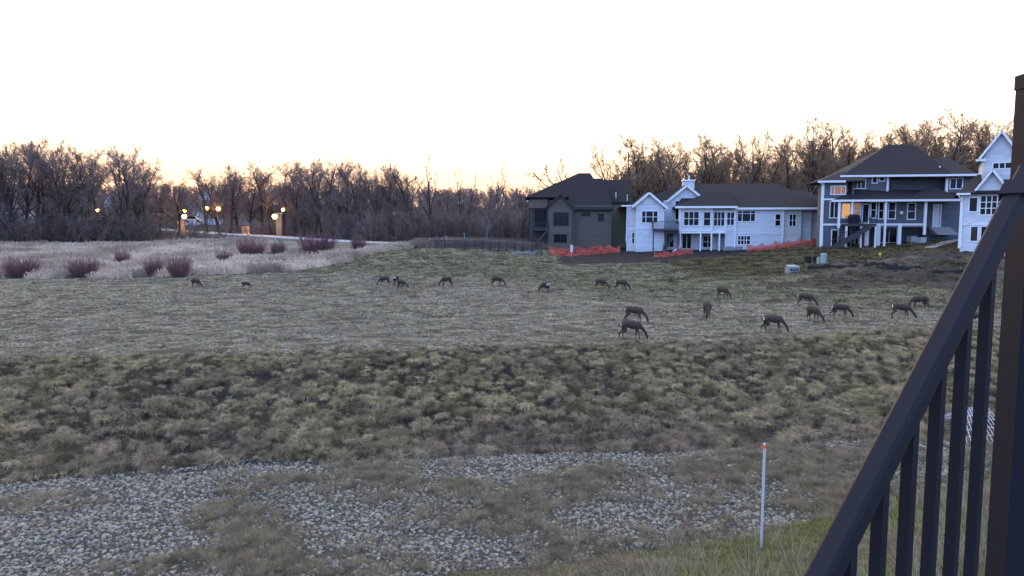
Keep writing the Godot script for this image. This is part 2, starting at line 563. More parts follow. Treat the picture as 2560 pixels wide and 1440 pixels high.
# ------------------------------------------------------------------ deer: tapered bones joined into one skin
func skin(bones: Array, cell: float, blend: float, paint: Callable) -> ArrayMesh:
	var lo := Vector3.INF
	var hi := -Vector3.INF
	for b in bones:
		var m: float = maxf(b[1], b[3]) + 0.06
		lo = lo.min(b[0] - Vector3.ONE * m).min(b[2] - Vector3.ONE * m)
		hi = hi.max(b[0] + Vector3.ONE * m).max(b[2] + Vector3.ONE * m)
	var nx := int((hi.x - lo.x) / cell) + 2
	var ny := int((hi.y - lo.y) / cell) + 2
	var nz := int((hi.z - lo.z) / cell) + 2
	var f := PackedFloat32Array()
	f.resize(nx * ny * nz)
	f.fill(1.0)
	for b in bones:
		var pa: Vector3 = b[0]
		var pb: Vector3 = b[2]
		var ra: float = b[1]
		var rb: float = b[3]
		var m: float = maxf(ra, rb) + blend + cell * 2.0
		var i0 := ((pa.min(pb) - Vector3.ONE * m - lo) / cell).max(Vector3.ZERO)
		var i1 := ((pa.max(pb) + Vector3.ONE * m - lo) / cell).min(Vector3(nx - 1, ny - 1, nz - 1))
		var ab := pb - pa
		var l2 := ab.length_squared()
		for z in range(int(i0.z), int(i1.z) + 1):
			for y in range(int(i0.y), int(i1.y) + 1):
				for x in range(int(i0.x), int(i1.x) + 1):
					var p := lo + Vector3(x, y, z) * cell
					var t := clampf((p - pa).dot(ab) / l2, 0.0, 1.0)
					var d := p.distance_to(pa + ab * t) - lerpf(ra, rb, t)
					var at := (z * ny + y) * nx + x
					var o := f[at]
					var h := maxf(blend - absf(d - o), 0.0) / blend
					f[at] = minf(d, o) - h * h * blend * 0.25
	var st := begin()
	var idx := {}
	var count := 0
	var corners := [Vector3i(0, 0, 0), Vector3i(1, 0, 0), Vector3i(0, 1, 0), Vector3i(1, 1, 0), Vector3i(0, 0, 1), Vector3i(1, 0, 1), Vector3i(0, 1, 1), Vector3i(1, 1, 1)]
	var edges := [[0, 1], [2, 3], [4, 5], [6, 7], [0, 2], [1, 3], [4, 6], [5, 7], [0, 4], [1, 5], [2, 6], [3, 7]]
	var verts := []
	st.set_smooth_group(0)
	for z in nz - 1:
		for y in ny - 1:
			for x in nx - 1:
				var v := []
				var inside := 0
				for c in corners:
					var w := f[((z + c.z) * ny + y + c.y) * nx + x + c.x]
					v.append(w)
					if w < 0: inside += 1
				if inside == 0 or inside == 8: continue
				var sum := Vector3.ZERO
				var hits := 0
				for e in edges:
					var a: float = v[e[0]]
					var b: float = v[e[1]]
					if (a < 0) != (b < 0):
						sum += Vector3(corners[e[0]]).lerp(Vector3(corners[e[1]]), a / (a - b))
						hits += 1
				var p := lo + (Vector3(x, y, z) + sum / hits) * cell
				st.set_color(paint.call(p))
				st.add_vertex(p)
				idx[(z * ny + y) * nx + x] = count
				count += 1
	for z in range(1, nz - 1):
		for y in range(1, ny - 1):
			for x in range(1, nx - 1):
				var at := (z * ny + y) * nx + x
				var a := f[at] < 0
				for k in 3:
					var step: int = [1, nx, nx * ny][k]
					if a == (f[at + step] < 0): continue
					var u: int = [nx, nx * ny, 1][k]
					var w: int = [nx * ny, 1, nx][k]
					var c := [at, at - u, at - u - w, at - w]
					if not (idx.has(c[0]) and idx.has(c[1]) and idx.has(c[2]) and idx.has(c[3])): continue
					var o := [0, 1, 2, 0, 2, 3] if not a else [0, 2, 1, 0, 3, 2]
					for j in o: st.add_index(idx[c[j]])
	st.generate_normals()
	return st.commit()

func deer_mesh(stride: float, turn: float, sd: int) -> Array:
	var B := []
	var link := func(chain: Array) -> void:
		for i in chain.size() - 1:
			B.append([chain[i][0], chain[i][1], chain[i + 1][0], chain[i + 1][1]])
	link.call([[Vector3(-0.46, 0.80, 0), 0.15], [Vector3(-0.22, 0.80, 0), 0.175], [Vector3(0.08, 0.775, 0), 0.19], [Vector3(0.36, 0.77, 0), 0.165]])
	link.call([[Vector3(0.0, 0.70, 0), 0.15], [Vector3(0.36, 0.68, 0), 0.15]])
	var poll := Vector3(0.80, 0.36, turn * 0.22)
	link.call([[Vector3(0.40, 0.78, 0), 0.13], [Vector3(0.60, 0.60, turn * 0.07), 0.085], [poll, 0.062]])
	var nose := Vector3(0.90, 0.09, turn * 0.34)
	link.call([[poll, 0.072], [poll.lerp(nose, 0.5), 0.056], [nose, 0.032]])
	for s in [-1, 1]:
		link.call([[poll + Vector3(-0.05, 0.04, s * 0.05), 0.018], [poll + Vector3(-0.07, 0.09, s * 0.12), 0.032], [poll + Vector3(-0.08, 0.13, s * 0.18), 0.012]])
		var f: float = stride * s
		link.call([[Vector3(-0.46, 0.76, s * 0.075), 0.13], [Vector3(-0.36 + f * 0.5, 0.52, s * 0.095), 0.078], [Vector3(-0.57 + f * 0.8, 0.33, s * 0.09), 0.032], [Vector3(-0.53 + f * 1.2, 0.07, s * 0.085), 0.021], [Vector3(-0.50 + f * 1.2, 0.02, s * 0.085), 0.026]])
		var g: float = -stride * s
		link.call([[Vector3(0.36, 0.72, s * 0.085), 0.10], [Vector3(0.31 + g * 0.3, 0.53, s * 0.085), 0.058], [Vector3(0.34 + g * 0.9, 0.30, s * 0.08), 0.030], [Vector3(0.34 + g * 1.2, 0.07, s * 0.08), 0.020], [Vector3(0.37 + g * 1.2, 0.02, s * 0.08), 0.026]])
	var n := FastNoiseLite.new()
	n.seed = sd
	n.frequency = 6.0
	var paint := func(p: Vector3) -> Color:
		var c := Color(0.056, 0.042, 0.033)
		if p.y < 0.62 and p.x > -0.33 and p.x < 0.42 and absf(p.z) < 0.1: c = Color(0.12, 0.10, 0.085)
		elif p.y < 0.5 and p.x < 0.55: c = Color(0.062, 0.046, 0.036)
		if p.x < -0.57 and p.y > 0.5: c = Color(0.55, 0.53, 0.5)
		if p.x > 0.86 and p.y < 0.13: c = Color(0.03, 0.026, 0.025)
		if p.y < 0.045: c = Color(0.02, 0.018, 0.018)
		return c * (1.0 + 0.35 * n.get_noise_3dv(p))
	var body := skin(B, 0.023, 0.045, paint)
	var tail := skin([[Vector3(-0.585, 0.86, 0), 0.035, Vector3(-0.655, 0.76, 0), 0.042], [Vector3(-0.655, 0.76, 0), 0.042, Vector3(-0.665, 0.64, 0), 0.018]], 0.015, 0.03, func(p: Vector3) -> Color: return Color(0.075, 0.055, 0.042) if p.x > -0.665 else Color(0.09, 0.07, 0.055))
	return [body, tail]

# ------------------------------------------------------------------ houses
var hT := Transform3D.IDENTITY
var hInv := Transform3D.IDENTITY
var zoom_at := Vector2.ZERO
var zoom_by := 1.0

func stand(px: float, far: float, turn: float, at: Vector2, by: float) -> void:
	var p := spot(px, 570.0, far)
	hT = Transform3D(Basis(Vector3.UP, turn), Vector3(p.x, 0, p.z))
	hInv = hT.affine_inverse()
	zoom_at = at
	zoom_by = by

func q(zx: float, zy: float, dz: float) -> Vector2:
	var o := hInv * EYE
	var d := hInv.basis * ray(zoom_at.x + zx / zoom_by, zoom_at.y + zy / zoom_by)
	var p := o + d * ((dz - o.z) / d.z)
	return Vector2(p.x, p.y)

func rect(a: Array, dz: float) -> Array:   # left, bottom, right, top in metres
	var mx: float = (a[0] + a[2]) / 2.0
	var my: float = (a[1] + a[3]) / 2.0
	return [q(a[0], my, dz).x, q(mx, a[3], dz).y, q(a[2], my, dz).x, q(mx, a[1], dz).y]

func wall(parent: Node, r: Array, z: float, material: Material, holes := [], thick := 0.22, called := "wall") -> MeshInstance3D:
	var xs := [r[0], r[2]]
	var ys := [r[1], r[3]]
	for h in holes:
		xs.append_array([h[0], h[2]])
		ys.append_array([h[1], h[3]])
	xs.sort()
	ys.sort()
	var st := begin()
	for i in xs.size() - 1:
		for j in ys.size() - 1:
			var x0: float = xs[i]
			var x1: float = xs[i + 1]
			var y0: float = ys[j]
			var y1: float = ys[j + 1]
			if x1 - x0 < 0.001 or y1 - y0 < 0.001: continue
			var cx := (x0 + x1) / 2
			var cy := (y0 + y1) / 2
			var open: bool = cx < r[0] or cx > r[2] or cy < r[1] or cy > r[3]
			for h in holes:
				if cx > h[0] and cx < h[2] and cy > h[1] and cy < h[3]: open = true
			if open: continue
			quad(st, Vector3(x0, y0, z), Vector3(x0, y1, z), Vector3(x1, y1, z), Vector3(x1, y0, z))
			quad(st, Vector3(x0, y0, z - thick), Vector3(x1, y0, z - thick), Vector3(x1, y1, z - thick), Vector3(x0, y1, z - thick))
	for h in holes + [r]:
		var b := Vector3(0, 0, -thick)
		var c := [Vector3(h[0], h[1], z), Vector3(h[2], h[1], z), Vector3(h[2], h[3], z), Vector3(h[0], h[3], z)]
		for k in 4:
			quad(st, c[k], c[(k + 1) % 4], c[(k + 1) % 4] + b, c[k] + b)
	return part(called, st, material, parent)

func window_in(parent: Node, r: Array, z: float, cols: Array, rows: Array, trim: Material, pane: Material, edge := 0.11) -> Array:
	var w := Node3D.new()
	w.name = "window"
	parent.add_child(w, true)
	var st := begin()
	var x0: float = r[0]
	var x1: float = r[2]
	var y0: float = r[1]
	var y1: float = r[3]
	box(st, Vector3(x0, y1 - edge, z - 0.1), Vector3(x1, y1, z + 0.045))
	box(st, Vector3(x0 - 0.04, y0, z - 0.1), Vector3(x1 + 0.04, y0 + edge, z + 0.06))
	box(st, Vector3(x0, y0 + edge, z - 0.1), Vector3(x0 + edge, y1 - edge, z + 0.04))
	box(st, Vector3(x1 - edge, y0 + edge, z - 0.1), Vector3(x1, y1 - edge, z + 0.04))
	part("frame", st, trim, w)
	var ix0 := x0 + edge
	var iw := x1 - x0 - 2 * edge
	var iy0 := y0 + edge
	var ih := y1 - y0 - 2 * edge
	for c in range(1, cols.size() - 1):
		var x: float = ix0 + iw * cols[c]
		var sash := begin()
		box(sash, Vector3(x - 0.045, iy0, z - 0.09), Vector3(x + 0.045, iy0 + ih, z + 0.012))
		part("mullion", sash, trim, w)
	for j in range(1, rows.size() - 1):
		var y: float = iy0 + ih * rows[j]
		var sash := begin()
		box(sash, Vector3(ix0, y - 0.035, z - 0.088), Vector3(ix0 + iw, y + 0.035, z + 0.006))
		part("sash_bar", sash, trim, w)
	for c in cols.size() - 1:
		for j in rows.size() - 1:
			var g := begin()
			box(g, Vector3(ix0 + iw * cols[c], iy0 + ih * rows[j], z - 0.07), Vector3(ix0 + iw * cols[c + 1], iy0 + ih * rows[j + 1], z - 0.05))
			part("pane", g, pane, w)
	return [ix0, iy0, ix0 + iw, iy0 + ih]

func even(n: int) -> Array:
	var a := []
	for i in n + 1: a.append(float(i) / n)
	return a

func facade(parent: Node, r: Array, z: float, material: Material, windows: Array, trim: Material) -> void:
	var holes := []
	for w in windows:
		var wr := rect(w[0], z)
		var cols: Array = w[1] if w[1] is Array else even(w[1])
		var rows: Array = w[2] if w[2] is Array else even(w[2])
		var pane: Material = w[3] if w.size() > 3 else M.glass
		holes.append(window_in(parent, wr, z, cols, rows, trim, pane))
	wall(parent, r, z, material, holes)

func hip(parent: Node, x0: float, x1: float, z0: float, z1: float, y0: float, y1: float, xa: float, xb: float, material: Material, called := "roof", zr := NAN) -> void:
	var zm := (z0 + z1) / 2 if is_nan(zr) else zr
	var a := Vector3(x0, y0, z1)
	var b := Vector3(x1, y0, z1)
	var c := Vector3(x1, y0, z0)
	var d := Vector3(x0, y0, z0)
	var e := Vector3(xa, y1, zm)
	var f := Vector3(xb, y1, zm)
	var st := begin()
	slab(st, [a, e, f, b], 0.16)
	slab(st, [c, f, e, d], 0.16)
	slab(st, [d, e, a], 0.16)
	slab(st, [b, f, c], 0.16)
	slab(st, [a, b, c, d], 0.1)
	part(called, st, material, parent)

func gutter(parent: Node, p: Vector3, q2: Vector3, material: Material, tall := 0.2, called := "gutter") -> void:
	var st := begin()
	bar(st, p, q2, 0.14, tall)
	part(called, st, material, parent)

func gable(parent: Node, xl: float, xr: float, xp: float, yl: float, yr: float, yp: float, z1: float, z0: float, roofing: Material, cladding: Material, trim: Material, rake := 0.26, over := 0.45) -> void:
	var st := begin()
	var f := Vector3(0, 0, z1 + over)
	var b := Vector3(0, 0, z0)
	slab(st, [f + Vector3(xl, yl, 0), b + Vector3(xl, yl, 0), b + Vector3(xp, yp, 0), f + Vector3(xp, yp, 0)], 0.16)
	slab(st, [f + Vector3(xp, yp, 0), b + Vector3(xp, yp, 0), b + Vector3(xr, yr, 0), f + Vector3(xr, yr, 0)], 0.16)
	part("roof", st, roofing, parent)
	st = begin()
	var low := minf(yl, yr)
	var xa := lerpf(xl, xp, 0.1)
	var xb := lerpf(xr, xp, 0.1)
	for z in [z1 - 0.004, z1 - 0.2]:
		tri(st, Vector3(xa, low, z), Vector3(xp, yp - 0.17, z), Vector3(xb, low, z))
	part("gable_wall", st, cladding, parent)
	for s in [[xl, yl], [xr, yr]]:
		st = begin()
		var p := Vector3(s[0], s[1] - rake * 0.5 - 0.02, z1 + over + 0.03)
		var t := Vector3(xp, yp - rake * 0.5 - 0.02, z1 + over + 0.03)
		bar(st, p, t, 0.05, rake)
		part("rake_board", st, trim, parent)

func pipe(parent: Node, pts: Array, w: float, material: Material, called := "downspout") -> void:
	var st := begin()
	for i in pts.size() - 1: bar(st, pts[i], pts[i + 1], w, w)
	part(called, st, material, parent)

func railing(parent: Node, p: Vector3, q2: Vector3, tall: float, material: Material, step := 0.14, thick := 0.025) -> void:
	var r := Node3D.new()
	r.name = "railing"
	parent.add_child(r, true)
	var st := begin()
	bar(st, p + Vector3.UP * tall, q2 + Vector3.UP * tall, 0.06, 0.06)
	bar(st, p + Vector3.UP * 0.1, q2 + Vector3.UP * 0.1, 0.05, 0.05)
	part("rail", st, material, r)
	var n := maxi(2, int(p.distance_to(q2) / step))
	for i in n + 1:
		st = begin()
		var b := p.lerp(q2, float(i) / n)
		var w := 0.07 if i == 0 or i == n else thick
		box(st, b + Vector3(-w / 2, 0.1, -w / 2), b + Vector3(w / 2, tall, w / 2))
		part("baluster", st, material, r)

func post(st: SurfaceTool, zx: float, zy0: float, zy1: float, dz: float, w: float, sink := 0.0) -> void:
	var a := q(zx, zy0, dz)
	var b := q(zx, zy1, dz)
	box(st, Vector3(a.x - w / 2, b.y - sink, dz - w / 2), Vector3(a.x + w / 2, a.y, dz + w / 2))

func band(parent: Node, zx0: float, zx1: float, zy: float, tall: float, dz: float, material: Material, called := "trim_band") -> void:
	var st := begin()
	var a := q((zx0 + zx1) / 2, zy, dz)
	box(st, Vector3(q(zx0, zy, dz).x, a.y - tall / 2, dz - 0.02), Vector3(q(zx1, zy, dz).x, a.y + tall / 2, dz + 0.05))
	part(called, st, material, parent)

func corner(parent: Node, zx: float, zy0: float, zy1: float, dz: float, w: float, material: Material) -> void:
	var st := begin()
	var a := q(zx, zy0, dz)
	var b := q(zx, zy1, dz)
	box(st, Vector3(a.x - w / 2, b.y, dz - 0.2), Vector3(a.x + w / 2, a.y, dz + 0.055))
	part("corner_board", st, material, parent)

func solid(parent: Node, called: String, a: Vector3, b: Vector3, material: Material) -> void:
	var st := begin()
	box(st, a, b)
	part(called, st, material, parent)

func house_base(called: String, label: String) -> Node3D:
	var h := thing(called, label, "house", hT.origin, 0.0, "new houses beyond the field")
	h.transform = hT
	return h

func deeper(r: Array, by := 1.2) -> Array:
	return [r[0], r[1] - by, r[2], r[3]]

func back_of(h: Node, r: Array, z0: float, z1: float, material: Material) -> void:   # the sides and rear of a storey
	var st := begin()
	box(st, Vector3(r[0], r[1], z0), Vector3(r[0] + 0.2, r[3], z1))
	box(st, Vector3(r[2] - 0.2, r[1], z0), Vector3(r[2], r[3], z1))
	box(st, Vector3(r[0] + 0.2, r[1], z0), Vector3(r[2] - 0.2, r[3], z0 + 0.2))
	part("side_wall", st, material, h)

func green_house() -> void:
	stand(1440, 106, -0.04, Vector2(1280, 380), 4.8)
	var h := house_base("green_house", "dark green house with screened porch and front gable, next to the trees")
	var w: Material = M.green_siding
	var t: Material = M.black_trim
	var r := deeper(rect([432, 660, 742, 1085], 0.0))
	facade(h, r, 0.0, w, [[[495, 722, 680, 885], [0, 0.3, 0.7, 1], [0, 0.78, 1]], [[500, 985, 660, 1090], 2, 1]], t)
	var pk := q(580, 498, 0.0)
	gable(h, q(398, 672, 0).x, q(758, 692, 0).x, pk.x, q(398, 665, 0).y, q(758, 690, 0).y, pk.y, 0.0, -9.0, M.shingle, w, t, 0.22)
	r = deeper(rect([742, 640, 1192, 1060], -1.2))
	facade(h, r, -1.2, w, [[[828, 725, 940, 770], 3, 1], [[1030, 740, 1105, 830], 2, 2]], t)
	back_of(h, r, -11.0, -1.42, w)
	r = deeper(rect([1190, 605, 1400, 1060], -5.0))
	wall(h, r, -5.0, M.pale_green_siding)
	r = deeper(rect([215, 540, 440, 1100], -4.5))
	facade(h, r, -4.5, w, [[[285, 585, 340, 615], 1, 1, M.glow_small], [[270, 700, 400, 900], 3, 1]], t)
	back_of(h, r, -11.0, -4.72, w)
	var e := q(700, 600, -0.7)
	var ye := q(300, 542, -4.0).y
	hip(h, q(155, 542, -4.0).x, q(1130, 600, -4.0).x, -12.5, -4.0, ye, q(860, 252, -8.0).y, q(800, 250, -8.0).x, q(940, 250, -8.0).x, M.shingle)
	hip(h, q(560, 690, -0.8).x, q(1222, 690, -0.8).x, -11.0, -0.8, q(980, 690, -0.8).y, q(1000, 318, -6.0).y, q(900, 300, -6.0).x, q(1085, 318, -6.0).x, M.shingle)
	hip(h, q(900, 610, -4.6).x, q(1450, 606, -4.6).x, -13.0, -4.6, q(1300, 605, -4.6).y, q(1350, 335, -9.0).y, q(1100, 330, -9.0).x, q(1400, 340, -9.0).x, M.shingle)
	var y := q(980, 690, -0.7).y
	gutter(h, Vector3(q(760, 690, -0.7).x, y, -0.7), Vector3(q(1222, 690, -0.7).x, y, -0.7), t, 0.14)
	pipe(h, [Vector3(q(745, 700, 0.1).x, q(745, 700, 0.1).y, 0.1), Vector3(q(725, 735, 0.1).x, q(725, 735, 0.1).y, 0.1), Vector3(q(725, 1060, 0.1).x, q(725, 1080, 0.1).y, 0.1)], 0.09, t)
	# porch on the left: roof, posts, deck with railing, stair
	var st := begin()
	var pa := q(190, 672, 0.3)
	var pb := q(425, 672, 0.3)
	var pt := q(420, 560, -4.4)
	slab(st, [Vector3(pa.x, pa.y, 0.3), Vector3(q(235, 590, -4.4).x, pt.y, -4.4), Vector3(pb.x, pt.y, -4.4), Vector3(pb.x, pa.y, 0.3)], 0.16)
	part("porch_roof", st, M.shingle, h)
	for zx in [213, 250, 420]:
		st = begin()
		post(st, zx, 675, 1110, 0.1 if zx != 213 else -0.3, 0.16, 0.8)
		part("porch_post", st, t, h)
	var f0 := q(230, 925, 0.1)
	var f1 := q(440, 925, 0.1)
	solid(h, "deck", Vector3(f0.x, f0.y - 0.25, -4.4), Vector3(f1.x, f0.y, 0.2), M.dark_deck)
	railing(h, Vector3(f0.x, f0.y, 0.15), Vector3(f1.x, f0.y, 0.15), 1.0, t, 0.12, 0.03)
	for k in 9:
		var s := begin()
		var sx := lerpf(f1.x - 0.4, f0.x + 0.6, k / 8.0)
		var sy := lerpf(f0.y - 0.2, q(300, 1115, 1.2).y, k / 8.0)
		box(s, Vector3(sx - 0.16, sy - 0.05, 0.5), Vector3(sx + 0.16, sy, 1.5))
		part("step", s, M.dark_deck, h)
	st = begin()
	for z in [0.48, 1.52]: bar(st, Vector3(f1.x - 0.3, f0.y - 0.3, z), Vector3(f0.x + 0.5, q(300, 1120, 1.2).y, z), 0.05, 0.28)
	part("stringer", st, M.dark_deck, h)
	for v in [[1247, 512], [1383, 540]]:
		var c := q(v[0], v[1], -4.0)
		st = begin()
		lathe(st, [[0.07, -0.6], [0.07, 0.25], [0.12, 0.26], [0.12, 0.36], [0.0, 0.38]], 8, Vector3(c.x, c.y, -4.0))
		part("roof_vent", st, M.pale_metal, h)

func white_house() -> void:
	stand(1800, 100, -0.08, Vector2(1540, 420), 4.741)
	var h := house_base("white_house", "long white one-storey house over a walkout basement with two white gables")
	var w: Material = M.white_siding
	var t: Material = M.white_trim
	# left gable wing
	var r := deeper(rect([238, 440, 560, 945], 0.6))
	facade(h, r, 0.6, w, [[[300, 505, 500, 655], [0, 0.25, 0.72, 1], [0, 0.5, 1]]], t)
	back_of(h, r, -6.0, 0.38, w)
	var pk := q(390, 283, 0.6)
	gable(h, q(188, 455, 0.6).x, q(605, 465, 0.6).x, pk.x, q(188, 452, 0.6).y, q(605, 466, 0.6).y, pk.y, 0.6, -6.5, M.shingle, w, t, 0.3)
	r = deeper(rect([128, 455, 240, 900], -0.6))
	facade(h, r, -0.6, w, [[[183, 760, 224, 897], 1, 2]], t)
	band(h, 238, 560, 462, 0.12, 0.6, t)
	band(h, 130, 560, 715, 0.1, 0.62, t)
	gutter(h, Vector3(q(65, 450, 0.0).x, q(140, 448, 0.0).y, 0.0), Vector3(q(225, 450, 0.0).x, q(140, 448, 0.0).y, 0.0), t)
	pipe(h, [Vector3(q(132, 470, -0.5).x, q(132, 470, -0.5).y, -0.5), Vector3(q(120, 880, -0.5).x, q(120, 880, -0.5).y, -0.5)], 0.1, t)
	pipe(h, [Vector3(q(610, 468, 0.9).x, q(610, 468, 0.9).y, 0.9), Vector3(q(566, 505, 0.7).x, q(566, 505, 0.7).y, 0.7), Vector3(q(562, 900, 0.7).x, q(562, 900, 0.7).y, 0.7)], 0.1, t)
	# taller gable set back behind the deck
	r = deeper(rect([560, 385, 1000, 950], -2.4))
	facade(h, r, -2.4, w, [[[697, 385, 764, 440], 1, 1], [[697, 462, 764, 615], 1, 1], [[697, 632, 764, 668], 1, 1], [[792, 362, 880, 412], 1, 1], [[575, 770, 690, 945], 2, 1]], t)
	pk = q(835, 198, -2.4)
	gable(h, q(592, 392, -2.4).x, q(1080, 392, -2.4).x, pk.x, q(592, 392, -2.4).y, q(1080, 392, -2.4).y, pk.y, -2.4, -9.0, M.shingle, w, t, 0.3)
	# sunroom and the long right part
	var low := q(1000, 752, 0.6).y
	r = rect([748, 470, 1145, 752], 0.6)
	facade(h, r, 0.6, w, [[[798, 512, 988, 687], 3, 2], [[1033, 515, 1126, 690], 1, 2]], t)
	solid(h, "sunroom_floor", Vector3(r[0], low - 0.28, -2.2), Vector3(q(1290, 752, 0.2).x, low, 0.62), t)
	r = rect([1138, 470, 1425, 752], 0.2)
	facade(h, r, 0.2, w, [[[1153, 515, 1293, 692], 3, 2], [[1308, 518, 1407, 684], 2, 2]], t)
	r = deeper(rect([1290, 745, 1425, 960], 0.2))
	wall(h, r, 0.2, w)
	r = deeper(rect([1418, 470, 1990, 950], 0.0))
	facade(h, r, 0.0, w, [[[1434, 502, 1657, 640], [0, 0.26, 0.74, 1], [0, 0.76, 1]], [[1880, 540, 1957, 692], 1, 2], [[1438, 798, 1597, 912], [0, 0.22, 0.5, 0.72, 1], [0, 0.5, 1]]], t)
	back_of(h, [q(1000, 700, -2.0).x, r[1], q(2540, 700, -2.0).x, r[3]], -13.0, -2.0, w)
	r = deeper(rect([1985, 470, 2195, 860], -0.5))
	facade(h, r, -0.5, M.cream_siding, [[[2048, 543, 2138, 697], 2, 2]], t)
	r = deeper(rect([2190, 470, 2315, 850], -1.2))
	wall(h, r, -1.2, w)
	r = deeper(rect([2312, 470, 2540, 740], -1.9))
	facade(h, r, -1.9, M.cream_siding, [[[2395, 555, 2475, 710], 2, 2]], t)
	solid(h, "foundation", Vector3(q(1270, 960, 0.3).x, q(1400, 990, 0.3).y - 1.0, -0.1), Vector3(q(1500, 960, 0.3).x, q(1400, 930, 0.3).y, 0.26), M.concrete)
	band(h, 748, 1140, 742, 0.16, 0.62, t)
	band(h, 1425, 1985, 775, 0.1, 0.0, t)
	for c in [[752, 480, 750, 0.62], [1010, 480, 750, 0.62], [1142, 480, 750, 0.62], [1300, 480, 750, 0.22], [1416, 480, 945, 0.22], [1986, 500, 880, 0.02]]:
		corner(h, c[0], c[1], c[2], c[3], 0.16, t)
	# patio under the sunroom
	r = deeper(rect([770, 745, 1292, 975], -2.2))
	facade(h, r, -2.2, w, [[[778, 772, 898, 962], 2, 1], [[1024, 800, 1152, 948], 2, 2]], t)
	for zx in [1002, 1132, 1226]:
		var s := begin()
		post(s, zx, 765, 985, 0.5, 0.2, 0.6)
		part("patio_post", s, t, h)
	# deck with railing, stair and posts
	var d0 := q(440, 722, 1.6)
	var d1 := q(745, 722, 1.6)
	solid(h, "deck", Vector3(d0.x, d0.y - 0.3, -2.3), Vector3(d1.x, d0.y, 1.7), M.dark_deck)
	railing(h, Vector3(d0.x, d0.y, 1.6), Vector3(d1.x, d0.y, 1.6), 1.05, M.black_trim)
	railing(h, Vector3(d0.x, d0.y, 0.7), Vector3(d0.x, d0.y, 1.6), 1.05, M.black_trim)
	for zx in [444, 600, 738]:
		var s := begin()
		post(s, zx, 740, 965, 1.5, 0.16, 0.6)
		part("deck_post", s, M.dark_deck, h)
	var foot_y := q(650, 985, 2.6).y
	for k in 11:
		var s := begin()
		var x := lerpf(d1.x - 0.2, q(570, 960, 2.4).x, k / 10.0)
		var y := lerpf(d0.y - 0.1, foot_y, k / 10.0)
		box(s, Vector3(x - 0.16, y - 0.05, 0.5), Vector3(x + 0.16, y, 1.4))
		part("step", s, M.dark_deck, h)
	var sb := begin()
	for z in [0.48, 1.42]: bar(sb, Vector3(d1.x - 0.1, d0.y - 0.25, z), Vector3(q(570, 960, 2.4).x, foot_y - 0.1, z), 0.05, 0.3)
	part("stringer", sb, M.dark_deck, h)
	pipe(h, [Vector3(q(758, 490, 1.0).x, q(758, 490, 1.0).y, 1.0), Vector3(q(764, 930, 1.0).x, q(764, 930, 1.0).y, 1.0), Vector3(q(672, 992, 1.9).x, q(672, 992, 1.9).y, 1.9)], 0.12, t)
	# roofs
	var ye := q(1600, 476, 0.35).y
	hip(h, q(705, 470, 0.35).x, q(2600, 500, 0.35).x, -13.5, 0.35, ye, q(1400, 185, -6.5).y, q(880, 190, -6.5).x, q(1885, 185, -6.5).x, M.shingle)
	hip(h, q(58, 450, -2.6).x, q(1000, 450, -2.6).x, -11.5, -2.6, q(400, 452, -2.6).y, q(850, 195, -7.0).y, q(800, 200, -7.0).x, q(900, 200, -7.0).x, M.shingle)
	hip(h, q(712, 455, 1.1).x, q(1440, 465, 1.1).x, -6.0, 1.1, q(1000, 460, 1.1).y, q(1230, 280, -2.6).y, q(1095, 275, -2.6).x, q(1375, 285, -2.6).x, M.shingle)
	hip(h, q(1990, 490, -0.2).x, q(2700, 500, -0.2).x, -12.0, -0.2, q(2200, 482, -0.2).y, q(2150, 262, -6.0).y, q(2080, 262, -6.0).x, q(2240, 268, -6.0).x, M.shingle)
	gutter(h, Vector3(q(703, 460, 1.15).x, q(1000, 464, 1.15).y, 1.15), Vector3(q(1440, 470, 1.15).x, q(1000, 464, 1.15).y, 1.15), t, 0.3)
	gutter(h, Vector3(q(1400, 478, 0.42).x, ye - 0.06, 0.42), Vector3(q(2600, 500, 0.42).x, ye - 0.06, 0.42), t, 0.3)
	solid(h, "chimney", Vector3(q(797, 200, -5.0).x, q(860, 260, -5.0).y, -6.2), Vector3(q(930, 200, -5.0).x, q(860, 150, -5.0).y, -5.0), M.white_siding)
	var c0 := q(865, 150, -5.6)
	solid(h, "chimney_cap", Vector3(q(792, 150, -5.0).x, c0.y - 0.1, -6.3), Vector3(q(935, 150, -5.0).x, c0.y + 0.12, -4.9), t)
	var st := begin()
	lathe(st, [[0.1, 0.0], [0.1, 0.5], [0.17, 0.52], [0.17, 0.62], [0, 0.7]], 8, Vector3(c0.x, c0.y + 0.1, -5.6))
	part("flue", st, M.pale_metal, h)
	var vp := q(2122, 385, -2.8)
	st = begin()
	lathe(st, [[0.08, -0.6], [0.08, 0.3], [0.14, 0.31], [0.14, 0.42], [0, 0.44]], 8, Vector3(vp.x, vp.y, -2.8))
	part("roof_vent", st, M.pale_metal, h)

